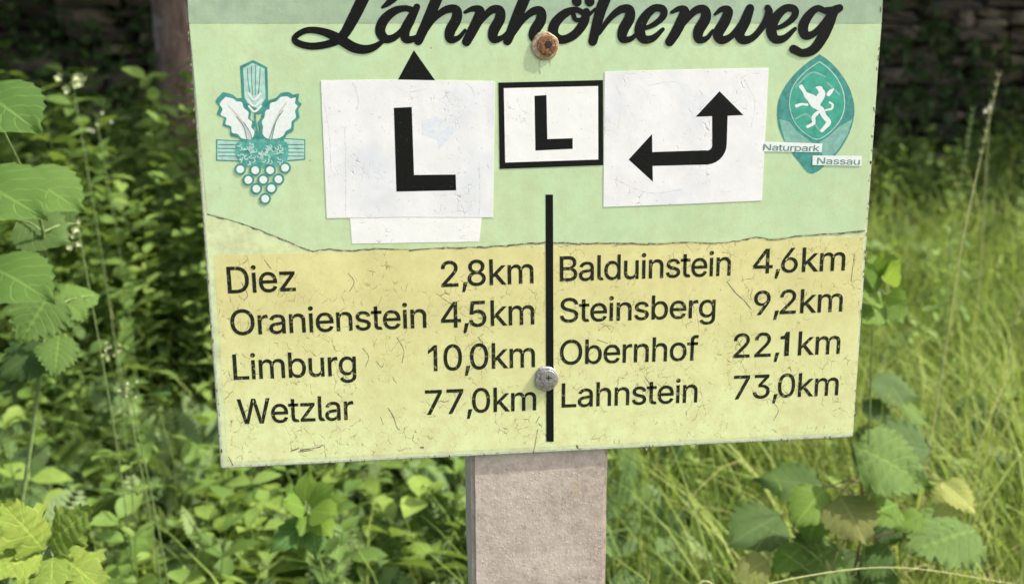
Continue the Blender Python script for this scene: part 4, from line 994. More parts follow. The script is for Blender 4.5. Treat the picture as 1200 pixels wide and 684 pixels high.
's':(365,[[182,-8,163,-7,145,-5,128,-2,112,3,98,10,84,18,72,27,62,38,53,50,45,63,40,78,36,94,94,107,99,92,105,79,114,69,124,60,136,54,150,49,165,46,181,45,200,46,217,50,232,55,244,62,255,71,262,81,267,91,268,103,267,112,265,121,260,129,254,136,246,142,237,147,225,151,212,155,149,170,125,177,104,186,87,196,72,208,61,222,53,237,48,255,47,274,48,290,51,305,57,319,65,332,75,343,87,354,100,363,115,370,131,377,149,381,167,384,187,384,206,384,223,381,239,378,254,372,267,366,279,358,290,349,299,339,307,328,314,316,319,303,324,290,268,277,264,288,258,298,251,307,243,316,232,323,219,328,205,331,187,333,171,332,156,329,143,324,131,317,121,308,114,299,110,289,109,277,110,267,112,258,117,250,124,243,133,237,144,232,157,227,172,223,229,209,254,202,275,194,292,183,306,171,317,158,325,142,330,125,331,107,330,90,326,75,321,61,312,47,302,35,290,24,276,15,260,6,242,0,223,-5,203,-7]]),
't':(227,[[204,379,204,327,6,327,6,379],[65,471,126,471,126,98,127,86,128,76,132,68,136,61,142,56,150,53,159,51,170,50,173,50,177,50,181,51,185,51,190,52,194,52,198,53,202,54,213,2,208,0,203,-1,198,-2,192,-3,186,-3,180,-4,174,-4,168,-4,145,-3,125,2,107,10,92,21,80,35,72,52,67,71,65,93]]),
'u':(410,[[182,-5,164,-4,146,-1,130,4,115,11,101,20,89,31,78,44,69,59,62,76,57,95,54,116,53,139,53,379,114,379,114,144,115,123,119,105,127,89,137,75,150,64,164,56,181,52,200,50,213,51,226,53,238,57,249,62,259,69,268,77,276,86,283,97,289,109,293,122,295,137,296,153,296,379,357,379,357,0,298,0,298,92,307,92,297,67,286,47,272,30,257,17,240,7,222,0,203,-4]]),
'z':(380,[[42,0,42,46,254,320,254,323,48,323,48,379,333,379,333,331,126,60,126,56,339,56,339,0]]),
'!':(400,[[150,0,150,365,60,365,60,418,130,430,170,509,235,509,235,0]])}

FLAT = 0.22      # print and films lie this close to the board
def embolden(s, d):
    """move a closed outline outward by d (clockwise outlines grow, counterclockwise holes shrink)"""
    P = [(s[i], s[i + 1]) for i in range(0, len(s), 2)]
    P = [p for i, p in enumerate(P) if math.dist(p, P[i - 1]) > 4.5]
    out = []
    for i, p in enumerate(P):
        a, b = P[i - 1], P[(i + 1) % len(P)]
        u = Vector((p[0] - a[0], p[1] - a[1])).normalized(); w = Vector((b[0] - p[0], b[1] - p[1])).normalized()
        n1, n2 = Vector((-u.y, u.x)), Vector((-w.y, w.x))
        q = n1 + n2
        q = q / max(0.35, q.length_squared / 2) if q.length > 0.1 else n1
        out += [p[0] + q.x * d, p[1] + q.y * d]
    return out

def letters_mesh(name, text, A, B, cap, off, mat, bold_char=None):
    """flat print on the sign face: baseline from photo point A to B, capital height cap (photo pixels)"""
    cu = bpy.data.curves.new('t', 'CURVE'); cu.dimensions = '2D'; cu.fill_mode = 'FRONT'
    x = 0; xmin, xmax = 1e9, -1e9; bolds = []
    for i, ch in enumerate(text):
        if ch == ' ': x += 280; continue
        adv, spl = GLYPHS[ch]
        for s in spl:
            s = embolden(s, 6.0)
            sp = cu.splines.new('POLY'); k_ = len(s) // 2; sp.points.add(k_ - 1)
            for j in range(k_):
                gx = s[2 * j]
                X_ = (x + gx) / 1000; sp.points[j].co = (X_, s[2 * j + 1] / 1000, 0, 1)
                xmin = min(xmin, X_); xmax = max(xmax, X_)
            sp.use_cyclic_u = True
        x += adv - 22
    ob = bpy.data.objects.new('t', cu); COL.objects.link(ob)
    dg = bpy.context.evaluated_depsgraph_get(); dg.update()
    me = bpy.data.meshes.new_from_object(ob.evaluated_get(dg))
    bpy.data.objects.remove(ob); bpy.data.curves.remove(cu)
    me.name = name
    a, b = at(A[0], A[1], 0), at(B[0], B[1], 0)
    upv = (at((A[0] + B[0]) / 2, (A[1] + B[1]) / 2 - cap, 0) - (a + b) / 2).length
    ex = (b - a); ux = ex.normalized(); uz = Vector((-ux.z, 0, ux.x))
    hcap = 0.517
    for v_ in me.vertices:
        p = a + ex * ((v_.co.x - xmin) / (xmax - xmin)) + uz * (upv * v_.co.y / hcap)
        v_.co = (p.x, -off * FLAT, p.z)
    me.materials.clear(); me.materials.append(mat)
    return me

def poly(name, pix, off, mat, parent, thick=0.0):
    """flat print or thin film on the sign face, corners given as photo points; thick gives it real sides"""
    bm = bmesh.new()
    vs_ = [bm.verts.new(at(px, py, 0) + Vector((0, -off * FLAT, 0))) for px, py in pix]
    f = bm.faces.new(vs_); f.normal_update()
    if thick:
        r = bmesh.ops.extrude_face_region(bm, geom=[f])
        for g in r['geom']:
            if isinstance(g, bmesh.types.BMVert): g.co.y += thick
    bmesh.ops.triangulate(bm, faces=[q for q in bm.faces if len(q.verts) > 4])
    bmesh.ops.recalc_face_normals(bm, faces=bm.faces)
    return link(name, bm_mesh(name, bm, mat), parent)

def stroke_mesh(bm, pix, widths, off, n=6, cap=True, climb=0.0):
    """brush stroke with round ends, laid on the sign face"""
    C_ = [Vector((p[0], p[1], w_)) for p, w_ in zip(pix, widths)]
    pts = smooth_pts(C_, n) if len(C_) > 2 else C_
    L_, R_ = [], []
    for i, p in enumerate(pts):
        d = (pts[min(i + 1, len(pts) - 1)] - pts[max(i - 1, 0)]); d.z = 0
        if d.length == 0: continue
        d.normalize(); nn = Vector((-d.y, d.x)) * (p.z / 2)
        L_.append((p.x + nn.x, p.y + nn.y)); R_.append((p.x - nn.x, p.y - nn.y))
    def V(q, i=0): return bm.verts.new(at(q[0], q[1], 0) + Vector((0, -off * FLAT - climb * i, 0)))
    lv = [V(q, i) for i, q in enumerate(L_)]; rv_ = [V(q, i) for i, q in enumerate(R_)]
    for i in range(len(lv) - 1): bm.faces.new((lv[i], lv[i + 1], rv_[i + 1], rv_[i]))
    if cap:
        for end, (vl, vr, other) in enumerate(((lv[0], rv_[0], 0), (lv[-1], rv_[-1], -1))):
            p = pts[other]; q = pts[1] if other == 0 else pts[-2]
            d = Vector((p.x - q.x, p.y - q.y)).normalized(); nn = Vector((-d.y, d.x))
            r = p.z / 2
            fan = [V((p.x + r * (math.cos(a) * nn.x + math.sin(a) * d.x), p.y + r * (math.cos(a) * nn.y + math.sin(a) * d.y)), 0 if other == 0 else len(L_) - 1) for a in [math.pi * k_ / 6 for k_ in range(1, 6)]]
            ring = ([vl] + fan + [vr]) if (other == -1) else ([vr] + fan + [vl])
            try: bm.faces.new(ring)
            except ValueError: pass

def strokes(name, lst, off, mat, parent, step=0.00003, fat=1.0, climb=0.0):
    bm = bmesh.new()
    for i, (pix, w_) in enumerate(lst):
        if isinstance(w_, (int, float)): w_ = [w_] * len(pix)
        stroke_mesh(bm, pix, [q * fat for q in w_], off + i * step, climb=climb)
    return link(name, bm_mesh(name, bm, mat), parent)

# ------------------------------------------------------------------ the sign
sign = empty('trail_sign', (0.045, 0.05, 0), 'pale green and yellow hiking trail direction sign bolted to a square concrete post', 'sign')

# post
pl, pr = at(552, 560, 0.0034).x, at(712, 560, 0.0034).x
bm = bmesh.new(); bmesh.ops.create_cube(bm, size=1.0)
PW, PD = (pr - pl), 0.09
for v_ in bm.verts:
    v_.co.x = (pl + pr) / 2 + v_.co.x * PW
    v_.co.y = 0.0034 + PD / 2 + v_.co.y * PD
    v_.co.z = 0.775 + v_.co.z * 1.85
bmesh.ops.bevel(bm, geom=[e for e in bm.edges], offset=0.004, segments=2, affect='EDGES')
es = [e for e in bm.edges if e.calc_length() > 1.0]
bmesh.ops.subdivide_edges(bm, edges=es, cuts=60, use_grid_fill=True)
for v_ in bm.verts:
    v_.co += Vector((noise.noise(v_.co * 30), noise.noise(v_.co * 30 + Vector((9, 0, 0))), 0)) * 0.0009
for v_ in bm.verts:
    v_.co.x += 0.0022 * max(0.0, noise.noise(Vector((v_.co.x * 3, v_.co.y * 40, v_.co.z * 26))) - 0.15) * (-1 if v_.co.x > (pl + pr) / 2 else 1) * 3
link('post', bm_mesh('post', bm, M['concrete']), sign)

# board: a real slab with slightly rounded corners
TLp, TRp, BRp, BLp = (212.5, -92), (1041.5, -92), (1000, 512), (258.5, 549)
def slab(name, corners, y0, y1, mat, parent, rad=0.003, bev=0.0012):
    bm = bmesh.new()
    cs = [at(px, py, 0) for px, py in corners]
    ring = []
    for i, c_ in enumerate(cs):
        a = (cs[i - 1] - c_).normalized(); b = (cs[(i + 1) % 4] - c_).normalized()
        for t in (0, .33, .67, 1):
            p = c_ + a * rad * (1 - t) ** 2 + b * rad * t ** 2
            ring.append(bm.verts.new((p.x, y0, p.z)))
    f = bm.faces.new(ring)
    r = bmesh.ops.extrude_face_region(bm, geom=[f])
    for g in r['geom']:
        if isinstance(g, bmesh.types.BMVert): g.co.y = y1
    bmesh.ops.recalc_face_normals(bm, faces=bm.faces)
    ed = [e for e in bm.edges if all(abs(v_.co.y - y0) < 1e-6 for v_ in e.verts)]
    bmesh.ops.bevel(bm, geom=ed, offset=bev, segments=2, affect='EDGES')
    o = link(name, bm_mesh(name, bm, mat), parent)
    return o
board = slab('board', (TLp, TRp, BRp, BLp), 0.0, 0.003, M['rim'], sign)

# films and painted top strip on the board; origin moved so that the materials' z runs downward from the title
def inset(px, py, dx, dy): return (px + dx, py + dy)
def jag(a, b, n, amp, seed):
    rr = random.Random(seed); out = []
    for i in range(n):
        t = i / n
        out.append((a[0] + (b[0] - a[0]) * t, a[1] + (b[1] - a[1]) * t + rr.uniform(-amp, amp)))
    return out
O = at(630, 40, 0)
def rebase(o):
    """put the object's origin at the sign title so object coordinates are measured from there"""
    for v_ in o.data.vertices: v_.co -= O
    o.location = O
    return o
left_edge = [(219.5, 28), (228.5, 150), (239.5, 298), (261, 546)]
base_film = poly('pale_film', [(215, -88), (1039, -88), (998, 509), (262, 545.5)], 0.0002, M['board'], board, 0.0003)
rebase(base_film)
yellow = poly('yellow_panel', [(250.5, 299)] + jag((250.5, 299), (640, 288), 14, 0.5, 1)[1:] + jag((640, 288), (1012, 277), 14, 0.5, 2) +
              [(1012, 277), (999.5, 506), (267, 541)], 0.00045, M['yellow'], board, 0.0003)
rebase(yellow)
low_edge = [(243, 250), (262, 255), (285, 262), (310, 271), (335, 281), (352, 289), (366, 293.5), (385, 291), (410, 293), (440, 290.5), (480, 292), (520, 290), (560, 289), (595, 287), (618, 285), (640, 283),
            (680, 285), (720, 284), (760, 285), (800, 283), (840, 284), (866, 282), (885, 277), (905, 280), (940, 275), (975, 273), (1013, 270)]
green = poly('green_film', [(222, 28.5), (1033, 28.5)] + low_edge[::-1], 0.0009, M['green'], board, 0.0004)
rebase(green)
rebase(poly('painted_shade_strip', [(216, -86), (1038, -86), (1033.2, 27.5), (221.5, 27.5)], 0.0010, M['strip'], board, 0.0004))  # soft shade along the sign's top, put in as a darker coloured strip
# dirt caught along the lifted lower edge of the film
rr = random.Random(5); gl = []
for i in range(len(low_edge) - 1):
    (x0, y0), (x1, y1) = low_edge[i], low_edge[i + 1]
    
    n_ = 4
    pp = [(x0 + (x1 - x0) * t / n_, y0 + (y1 - y0) * t / n_ + rr.uniform(-.9, .9) + 0.8) for t in range(n_ + 1)]
    gl.append((pp, [rr.uniform(0.7, 2.2) for _ in pp]))
rebase(strokes('peeling_edge', gl, 0.00062, M['grime'], board))['kind'] = 'stuff'
# single long cracks in the yellow film
cracks = [([(283, 331), (290, 345), (286, 352)], .8), ([(408, 320), (415, 330), (410, 341)], .8), ([(425, 408), (432, 418), (428, 430)], .8), ([(441, 423), (447, 430), (450, 425)], .8),
          ([(455, 478), (461, 488), (465, 500), (468, 503)], 1.1), ([(446, 488), (449, 497)], .8), ([(465, 395), (473, 410), (471, 425)], .8), ([(852, 330), (862, 343), (872, 352), (880, 362)], 1.1),
          ([(1001, 300), (997, 330)], .8), ([(630, 503), (627, 520), (625, 530)], 1.0), ([(341, 528), (350, 525)], 1.6), ([(352, 527), (372, 524), (378, 521)], 1.4), ([(350, 529), (366, 527)], 1.0),
          ([(905, 470), (912, 480), (907, 492)], .7), ([(865, 400), (872, 415), (868, 425)], .7), ([(493, 524), (496, 524)], 2), ([(742, 270), (744, 274)], 2),
          ([(310, 305), (318, 315)], .8), ([(560, 395), (566, 402), (562, 410)], .8), ([(520, 350), (530, 356), (538, 352)], .8), ([(700, 398), (712, 402)], .8), ([(755, 440), (762, 452), (758, 460)], .8),
          ([(268, 535), (273, 545)], 1.2), ([(676, 522), (677, 524)], 2.4), ([(628, 495), (632, 488)], .9)]
for cr_ in cracks: rebase(strokes('crack', [cr_], 0.00065, M['grime'], board))

# brush lettering of the title, stroke by stroke
def Z3(l): return [(335 + x * .2792, y * .2792) for x, y in l]
def Z4(l): return [(660 + x * .2833, y * .2833) for x, y in l]
T = [
    (Z3([(430, -150), (370, -90), (322, 0), (282, 80), (240, 150), (190, 182), (110, 195), (48, 180), (40, 155), (90, 128), (160, 135), (225, 165), (285, 200), (335, 208), (375, 196), (412, 170)]),
     [8, 11, 12.5, 12, 10, 8, 7.5, 7, 6, 6.5, 8, 10.5, 10.5, 9, 7, 4]),
    (Z3([(405, 32), (430, 14), (462, -18), (490, -60)]), [3, 6.5, 9, 9]),
    (Z3([(535, 45), (500, 36), (455, 48), (412, 85), (396, 130), (415, 162), (450, 160), (490, 125), (530, 60)]), [7, 6.5, 8.5, 10.5, 10.5, 9.5, 7.5, 6, 6]),
    (Z3([(550, 30), (522, 85), (500, 130), (505, 165), (545, 160), (592, 120)]), [7, 10, 10.5, 9, 6, 3.5]),
    (Z3([(668, -80), (632, 0), (600, 75), (556, 172)]), [10, 11.5, 11, 9.5]),
    (Z3([(582, 140), (622, 80), (672, 42), (714, 42), (716, 80), (690, 130), (690, 166), (724, 160), (752, 128)]), [4, 6, 8, 9.5, 11, 11, 8.5, 5.5, 3.5]),
    (Z3([(752, 52), (785, 38), (815, 46), (805, 85), (780, 135), (758, 176)]), [3.5, 6, 9.5, 11, 10.5, 9.5]),
    (Z3([(786, 140), (822, 85), (862, 44), (896, 44), (898, 80), (872, 130), (872, 166), (905, 160), (932, 135)]), [4, 6, 8, 9.5, 11, 11, 8.5, 5.5, 3.5]),
    (Z3([(1030, -70), (996, 10), (965, 85), (930, 172)]), [10, 11.5, 11, 9.5]),
    (Z3([(955, 145), (995, 85), (1035, 50), (1068, 48), (1070, 85), (1044, 130), (1040, 160), (1075, 165)]), [4, 6, 8, 9.5, 11, 11, 8.5, 4]),
    (Z4([(85, 55), (50, 42), (5, 58), (-35, 100), (-40, 145), (-5, 165), (45, 145), (85, 95), (95, 50)]), [6, 6.5, 9, 10.5, 10.5, 9, 9, 9.5, 8]),
    (Z4([(40, 55), (52, 82), (88, 78), (132, 38)]), [5, 5, 4.5, 3]),
    (Z4([(55, 6), (57, 9)]), 10), (Z4([(108, 6), (110, 9)]), 10),
    (Z4([(200, -70), (172, 0), (150, 60), (122, 172)]), [10, 11.5, 11, 9.5]),
    (Z4([(148, 140), (190, 80), (235, 42), (272, 40), (274, 76), (248, 125), (246, 162), (282, 160), (314, 128)]), [4, 6, 8, 9.5, 11, 11, 8.5, 5.5, 3.5]),
    (Z4([(325, 122), (372, 104), (412, 70), (412, 40), (375, 36), (335, 75), (316, 125), (332, 162), (372, 158), (412, 122)]), [4, 5.5, 7, 8, 8, 10, 11, 9.5, 7, 4]),
    (Z4([(448, 52), (478, 38), (502, 46), (490, 85), (465, 135), (440, 174)]), [3.5, 6, 9.5, 11, 10.5, 9.5]),
    (Z4([(468, 140), (508, 85), (548, 44), (584, 42), (588, 78), (560, 128), (560, 164), (592, 160), (618, 128)]), [4, 6, 8, 9.5, 11, 11, 8.5, 5.5, 3.5]),
    (Z4([(628, 60), (655, 40), (682, 46), (668, 90), (640, 140), (655, 166), (695, 150), (742, 92), (770, 42)]), [3, 6, 9.5, 11, 11, 9, 6.5, 6.5, 8]),
    (Z4([(772, 36), (752, 90), (728, 140), (745, 166), (785, 155), (828, 105), (850, 55), (845, 34)]), [9, 11, 11, 9.5, 7, 7, 8, 7]),
    (Z4([(870, 122), (915, 104), (955, 70), (955, 40), (918, 36), (878, 75), (860, 125), (876, 162), (915, 158), (958, 120)]), [4, 5.5, 7, 8, 8, 10, 11, 9.5, 7, 4]),
    (Z4([(1085, 48), (1050, 36), (1015, 65), (992, 110), (1000, 146), (1035, 140), (1078, 95), (1112, 40)]), [6, 7, 9, 10.5, 9.5, 7, 6, 5]),
    (Z4([(1142, 34), (1118, 50), (1098, 100), (1072, 155), (1035, 205), (990, 220), (952, 204)]), [8, 10, 11, 11, 10, 8.5, 9]),
    (Z4([(1078, 40), (1110, 38), (1148, 34)]), [4, 5, 4]),
]
o = strokes('title_lettering', T, 0.0014, M['ink'], board, fat=1.14, climb=0.000003, step=0.00005)
tag(o, 'black brush script title across the top')

ROWS = [('Diez', (267.3, 343.5), (347, 340.5), 31), ('2,8km', (517.3, 336), (625.4, 331.5), 30), ('Oranienstein', (271, 392.5), (500, 383.5), 29.5), ('4,5km', (517, 384), (626.3, 379.5), 30),
        ('Limburg', (274, 444.5), (417.7, 439), 29.5), ('10,0km', (502, 434.5), (627, 429.5), 30), ('Wetzlar', (279, 496.5), (415, 491), 29), ('77,0km', (498.5, 485.5), (628.4, 480), 28.5),
        ('Balduinstein', (656, 329.5), (856, 322.5), 29), ('4,6km', (882, 320.5), (990, 316.5), 28.5), ('Steinsberg', (656, 377.5), (838, 371.5), 28), ('9,2km', (883, 369), (987, 364.5), 28),
        ('Obernhof', (656, 427), (818, 421.5), 28.5), ('22,!km', (859, 419), (984, 414), 28), ('Lahnstein', (658, 477), (817, 470.8), 28), ('73,0km', (859, 467.5), (982, 462.5), 27.5)]
for i, (t_, A, B, cap) in enumerate(ROWS):
    link('lettering', letters_mesh('lettering', t_, A, B, cap, 0.0009, M['text']), board)
poly('divider_line', [(639.2, 228), (648.0, 228), (648.9, 517), (640.2, 517)], 0.0014, M['ink'], board, 0.0004)
poly('black_triangle', [(485, 59), (511, 96), (465, 96)], 0.0014, M['ink'], board)

# stickers
def sticker(label, corners, off, mat, curl=0.0):
    o = poly('sticker', corners, off, mat, sign, 0.0003)
    tag(o, label); return rebase(o)
st0 = sticker('older white sticker peeking out below the large one', [(409, 240), (566, 240), (561.5, 283), (412.5, 285.5)], 0.0016, M['sticker_clean'])
st1 = sticker('large scuffed white sticker with a black L', [(376, 94.5), (470, 93.6), (580, 95.5), (577.5, 254.5), (480, 254), (383, 255.5)], 0.0022, M['sticker'])
rebase_child = lambda o, p: o
def mark(name, pix, off, mat, par, label=None):
    o = poly(name, pix, off, mat, None)
    o.parent = par; o.matrix_parent_inverse = Matrix.Translation(-(par.location + sign.location)) if False else Matrix.Identity(4)
    for v_ in o.data.vertices: v_.co -= O
    if label: tag(o, label)
    return o
mark('letter', [(461.5, 126.5), (482.5, 125.5), (485.2, 205), (534, 204.5), (534.5, 223), (464.5, 224.5)], 0.00235, M['ink'], st1)
st2 = sticker('small framed sticker with a black L', [(584, 97), (706.5, 94), (706.8, 193.5), (585.5, 198)], 0.0020, M['ink'])
mark('white_field', [(590.3, 103.5), (700.8, 101), (701, 187), (592, 190.5)], 0.00212, M['sticker_clean'], st2)
mark('letter', [(626.3, 112.5), (640.3, 111.5), (641.3, 163), (671, 162), (671, 174.5), (627.3, 176.5)], 0.00224, M['ink'], st2)
st3 = sticker('white sticker with a black two way bent arrow', [(708.5, 84.5), (800, 82), (900.5, 80), (892.5, 235), (800, 239), (707, 242.5)], 0.0022, M['sticker'])
arc = lambda cx, cy, r, a0, a1, n=7: [(cx + r * math.cos(math.radians(a0 + (a1 - a0) * i / n)), cy + r * math.sin(math.radians(a0 + (a1 - a0) * i / n))) for i in range(n + 1)]
mark('arrow', [(843, 107), (871, 135), (852.5, 135.8)] + arc(827, 168.5, 24.5, 0, 85) + [(764.6, 194.5), (765, 213), (736.5, 187), (764, 157), (764.3, 178.2), (826, 176.2)] + arc(828, 170, 6.5, 80, 10, 3) + [(834.3, 136.2), (815, 137)], 0.00235, M['ink'], st3)

M['crease_shading'] = simple('painted_crease_shading', (0.66, 0.66, 0.67), 0.5, 0.25, 300, patch=((0.76, 0.76, 0.77), 130, 0.48, 0.9))  # grey lines paint the shading of creases onto the flat stickers
M['ghost'] = simple('faded_blue_print', (0.73, 0.76, 0.82), 0.45, 0.06, 300, patch=((0.82, 0.82, 0.83), 90, 0.5, 0.9))
for pts_, w_ in [([(413, 97), (418, 108), (420, 120), (418, 128)], 1.3), ([(404, 150), (405, 200), (405, 254)], 0.9), ([(561, 190), (562, 225), (561, 254)], 0.9), ([(545, 97), (553, 104), (556, 112)], 1.1),
                 ([(380, 120), (386, 160), (388, 200)], 0.8), ([(466, 104), (480, 108), (500, 104)], 0.8)]:
    o = strokes('crease_shading', [(pts_, w_)], 0.00228, M['crease_shading'], None); o.parent = st1
    for v_ in o.data.vertices: v_.co -= O
mark('faded_mark', [(494, 142), (512, 136), (536, 152), (514, 176), (512, 164), (494, 158)], 0.00226, M['ghost'], st1, 'faint bluish arrow ghost')
for pts_, w_ in [([(722, 100), (728, 120), (724, 150)], 0.7), ([(760, 100), (790, 96), (800, 104)], 0.7), ([(720, 210), (760, 226), (800, 222)], 0.8), ([(870, 90), (884, 120), (880, 150)], 0.7)]:
    o = strokes('crease_shading', [(pts_, w_)], 0.00228, M['crease_shading'], None); o.parent = st3
    for v_ in o.data.vertices: v_.co -= O
# chips and dirt along the board's edges
rr = random.Random(12); dots = []
for a_, b_, cnt in (((216.5, 5), (259.5, 540), 46), ((1031.5, 5), (999, 505), 30), ((262, 547), (996, 510.5), 34)):
    for i in range(cnt):
        t = rr.random(); x, y = a_[0] + (b_[0] - a_[0]) * t + rr.uniform(0, 2.2), a_[1] + (b_[1] - a_[1]) * t + rr.uniform(-1, 1)
        dots.append(([(x, y), (x + rr.uniform(-.5, .5), y + rr.uniform(.5, 3.5))], rr.uniform(0.7, 2.0)))
rebase(strokes('edge_chips', dots, 0.0013, M['grime'], board, step=0.0))['kind'] = 'stuff'

# wheat, leaf and grape emblem
E1 = lambda l: [(240 + x * .2778, 60 + y * .2778) for x, y in l]
em = poly('grape_emblem', E1([(148, 64), (203, 38), (264, 68), (268, 205), (268, 250), (225, 270), (170, 235), (156, 200)]), 0.0012, M['teal'], sign)
tag(em, 'teal emblem of a wheat ear, two leaves and grapes')
def sub(name, pix, off, mat): return poly(name, pix, off, mat, em)
sub('wheat_ear', E1([(162, 72), (203, 50), (253, 76), (256, 200), (225, 245), (182, 222), (168, 198)]), 0.0014, M['teal_pale'])
strokes('ear_line', [(E1(q), 0.9) for q in [[(180, 75), (182, 120), (190, 180)], [(197, 62), (198, 120), (202, 185)], [(215, 60), (214, 120), (213, 185)], [(234, 72), (232, 120), (226, 185)]]], 0.0016, M['teal'], em)
strokes('ear_chevron', [(E1(q), 2.4) for q in [[(185, 178), (208, 205), (236, 178)], [(182, 205), (208, 232), (242, 205)], [(186, 232), (210, 255), (238, 232)]]], 0.0018, M['white_print'], em)
def blob(pts, n=4): return [(p.x, p.y) for p in smooth_pts([Vector((a, b, 0)) for a, b in pts] + [Vector((*pts[0], 0))], n)][:-1]
lf = [(82, 183), (118, 192), (135, 205), (158, 208), (168, 235), (190, 255), (188, 285), (207, 300), (202, 325), (218, 345), (205, 378), (160, 378), (140, 358), (112, 350), (108, 322), (82, 310), (86, 282), (60, 268), (68, 240), (55, 215)]
rg = [(320, 185), (350, 182), (368, 192), (390, 188), (388, 215), (400, 228), (388, 250), (392, 280), (372, 300), (368, 330), (345, 345), (330, 368), (300, 380), (255, 378), (236, 355), (238, 325), (232, 300), (244, 280), (250, 250), (268, 240), (272, 215), (300, 205)]
def grow(pts, s):
    cx = sum(p[0] for p in pts) / len(pts); cy = sum(p[1] for p in pts) / len(pts)
    return [(cx + (x - cx) * s, cy + (y - cy) * s) for x, y in pts]
sub('leaf_outline', blob(E1(grow(lf, 1.10))), 0.0018, M['teal']); sub('leaf_shape', blob(E1(grow(lf, 0.90))), 0.0020, M['white_print'])
sub('leaf_outline', blob(E1(grow(rg, 1.10))), 0.0018, M['teal']); sub('leaf_shape', blob(E1(grow(rg, 0.90))), 0.0020, M['white_print'])
strokes('leaf_vein', [(E1([(100, 230), (145, 280), (175, 325), (192, 372)]), [1, 2.0, 2.6, 3.2]), (E1([(345, 215), (315, 260), (290, 320), (278, 372)]), [1, 2.0, 2.6, 3.2])], 0.0022, M['pink_print'], em)
strokes('leaf_vein_line', [(E1([(135, 275), (165, 320), (180, 375)]), 0.9), (E1([(165, 300), (190, 340), (200, 372)]), 0.8), (E1([(330, 250), (300, 300), (282, 375)]), 0.9), (E1([(318, 265), (290, 320), (270, 375)]), 0.8)], 0.0025, M['teal'], em)
strokes('stem_line', [(E1([(212, 262), (214, 300), (228, 372)]), 2.2), (E1([(232, 300), (232, 372)]), 1.5)], 0.0022, M['teal'], em)
for q in ([(48, 372), (150, 378), (150, 466), (48, 462)], [(330, 366), (424, 372), (424, 458), (330, 466)]):
    sub('banner', E1(q), 0.0014, M['teal']); sub('banner_field', E1(grow(q, 0.90)), 0.0016, M['teal_pale'])
for a, b in ((58, 140), (342, 416)):
    for y in (394, 410, 426, 442): strokes('banner_line', [(E1([(a, y), (b, y + 1)]), 1.1)], 0.0018, M['teal'], em)
sub('banner_knot', blob(E1([(135, 385), (200, 372), (290, 372), (345, 385), (352, 430), (335, 475), (250, 490), (160, 480), (130, 430)])), 0.0024, M['knot'])
rr = random.Random(3)
kn = []
for i in range(60):
    x, y = rr.uniform(148, 335), rr.uniform(388, 468); a = rr.uniform(0, 3.14)
    kn.append((E1([(x, y), (x + 9 * math.cos(a), y + 9 * math.sin(a)), (x + 16 * math.cos(a + .6), y + 16 * math.sin(a + .6))]), 1.3))
strokes('knot_pattern', kn, 0.0026, M['teal_pale'], em)
for gx, gy in ((150, 498), (213, 502), (276, 502), (339, 492), (184, 543), (247, 542), (311, 540), (218, 580), (281, 578), (255, 622)):
    cx, cy = E1([(gx, gy)])[0]
    bk = [(cx + 7.0 * math.cos(a * .5236), cy + 7.0 * math.sin(a * .5236)) for a in range(12)]
    ft = [(cx + 4.6 * math.cos(a * .5236), cy + 4.6 * math.sin(a * .5236)) for a in range(12)]
    k_ = rr.random() * .0001
    sub('grape_outline', bk, 0.0027 + len(em.children) * 0.000004, M['teal']); sub('grape', ft, 0.0032, M['white_print'])

# nature park emblem
E2 = lambda l: [(890 + x * .2338, 55 + y * .2339) for x, y in l]
np_ = poly('park_emblem', blob(E2([(300, 38), (345, 68), (400, 125), (450, 205), (474, 290), (470, 370), (435, 465), (370, 555), (265, 636), (200, 580), (135, 490), (95, 400), (88, 310), (105, 240), (155, 160), (225, 90)]), 3), 0.0014, M['teal'], sign)
tag(np_, 'teal pointed oval emblem with a white rampant lion')
def s2(name, pix, off, mat): return poly(name, pix, off, mat, np_)
s2('lower_left_field', E2([(98, 362), (150, 376), (190, 428), (240, 462), (262, 480), (240, 520), (170, 520), (128, 478)]), 0.0016, M['teal_grey'])
s2('lower_right_field', E2([(466, 362), (400, 398), (350, 446), (300, 478), (315, 545), (365, 545), (400, 505), (440, 440)]), 0.0016, M['teal_grey'])
inner = blob(E2([(300, 72), (345, 105), (395, 165), (425, 240), (425, 320), (395, 385), (340, 440), (285, 465), (220, 430), (172, 375), (150, 310), (150, 250), (170, 190), (225, 125)]), 3)
s2('inner_rim', inner, 0.0018, M['teal_pale'])
cx = sum(p[0] for p in inner) / len(inner); cy = sum(p[1] for p in inner) / len(inner)
s2('inner_field', [(cx + (x - cx) * 0.965, cy + (y - cy) * 0.975) for x, y in inner], 0.0020, M['teal_mid'])
strokes('lion', [
    (E2([(208, 200), (222, 222), (236, 246)]), [5, 4, 6]),
    (E2([(238, 244), (262, 262), (280, 285)]), [7, 11, 12]),
    (E2([(300, 212), (312, 232), (298, 262), (280, 288)]), [5, 8, 9, 8]),
    (E2([(286, 205), (305, 205), (312, 222)]), [2.5, 3.5, 4]),
    (E2([(185, 296), (210, 288), (238, 290)]), [4, 3, 3]),
    (E2([(276, 300), (305, 312), (322, 345), (345, 378), (325, 405), (312, 420)]), [4, 7, 6, 6, 4.5, 4]),
    (E2([(290, 330), (270, 352), (270, 382), (240, 400)]), [4, 4.5, 4, 3.5]),
    (E2([(330, 318), (360, 310), (365, 290), (350, 278)]), [2, 2.5, 2.5, 2]),
    (E2([(345, 238), (358, 222), (370, 212)]), [5, 4.5, 1.5])], 0.0022, M['white_print'], np_)
strokes('inner_streak', [(E2([(180, 200), (260, 130), (330, 150)]), 2), (E2([(180, 360), (240, 340), (300, 420)]), 2), (E2([(340, 180), (400, 240)]), 2)], 0.0021, M['teal_grey'], np_)  # grey teal streaks across the inner field
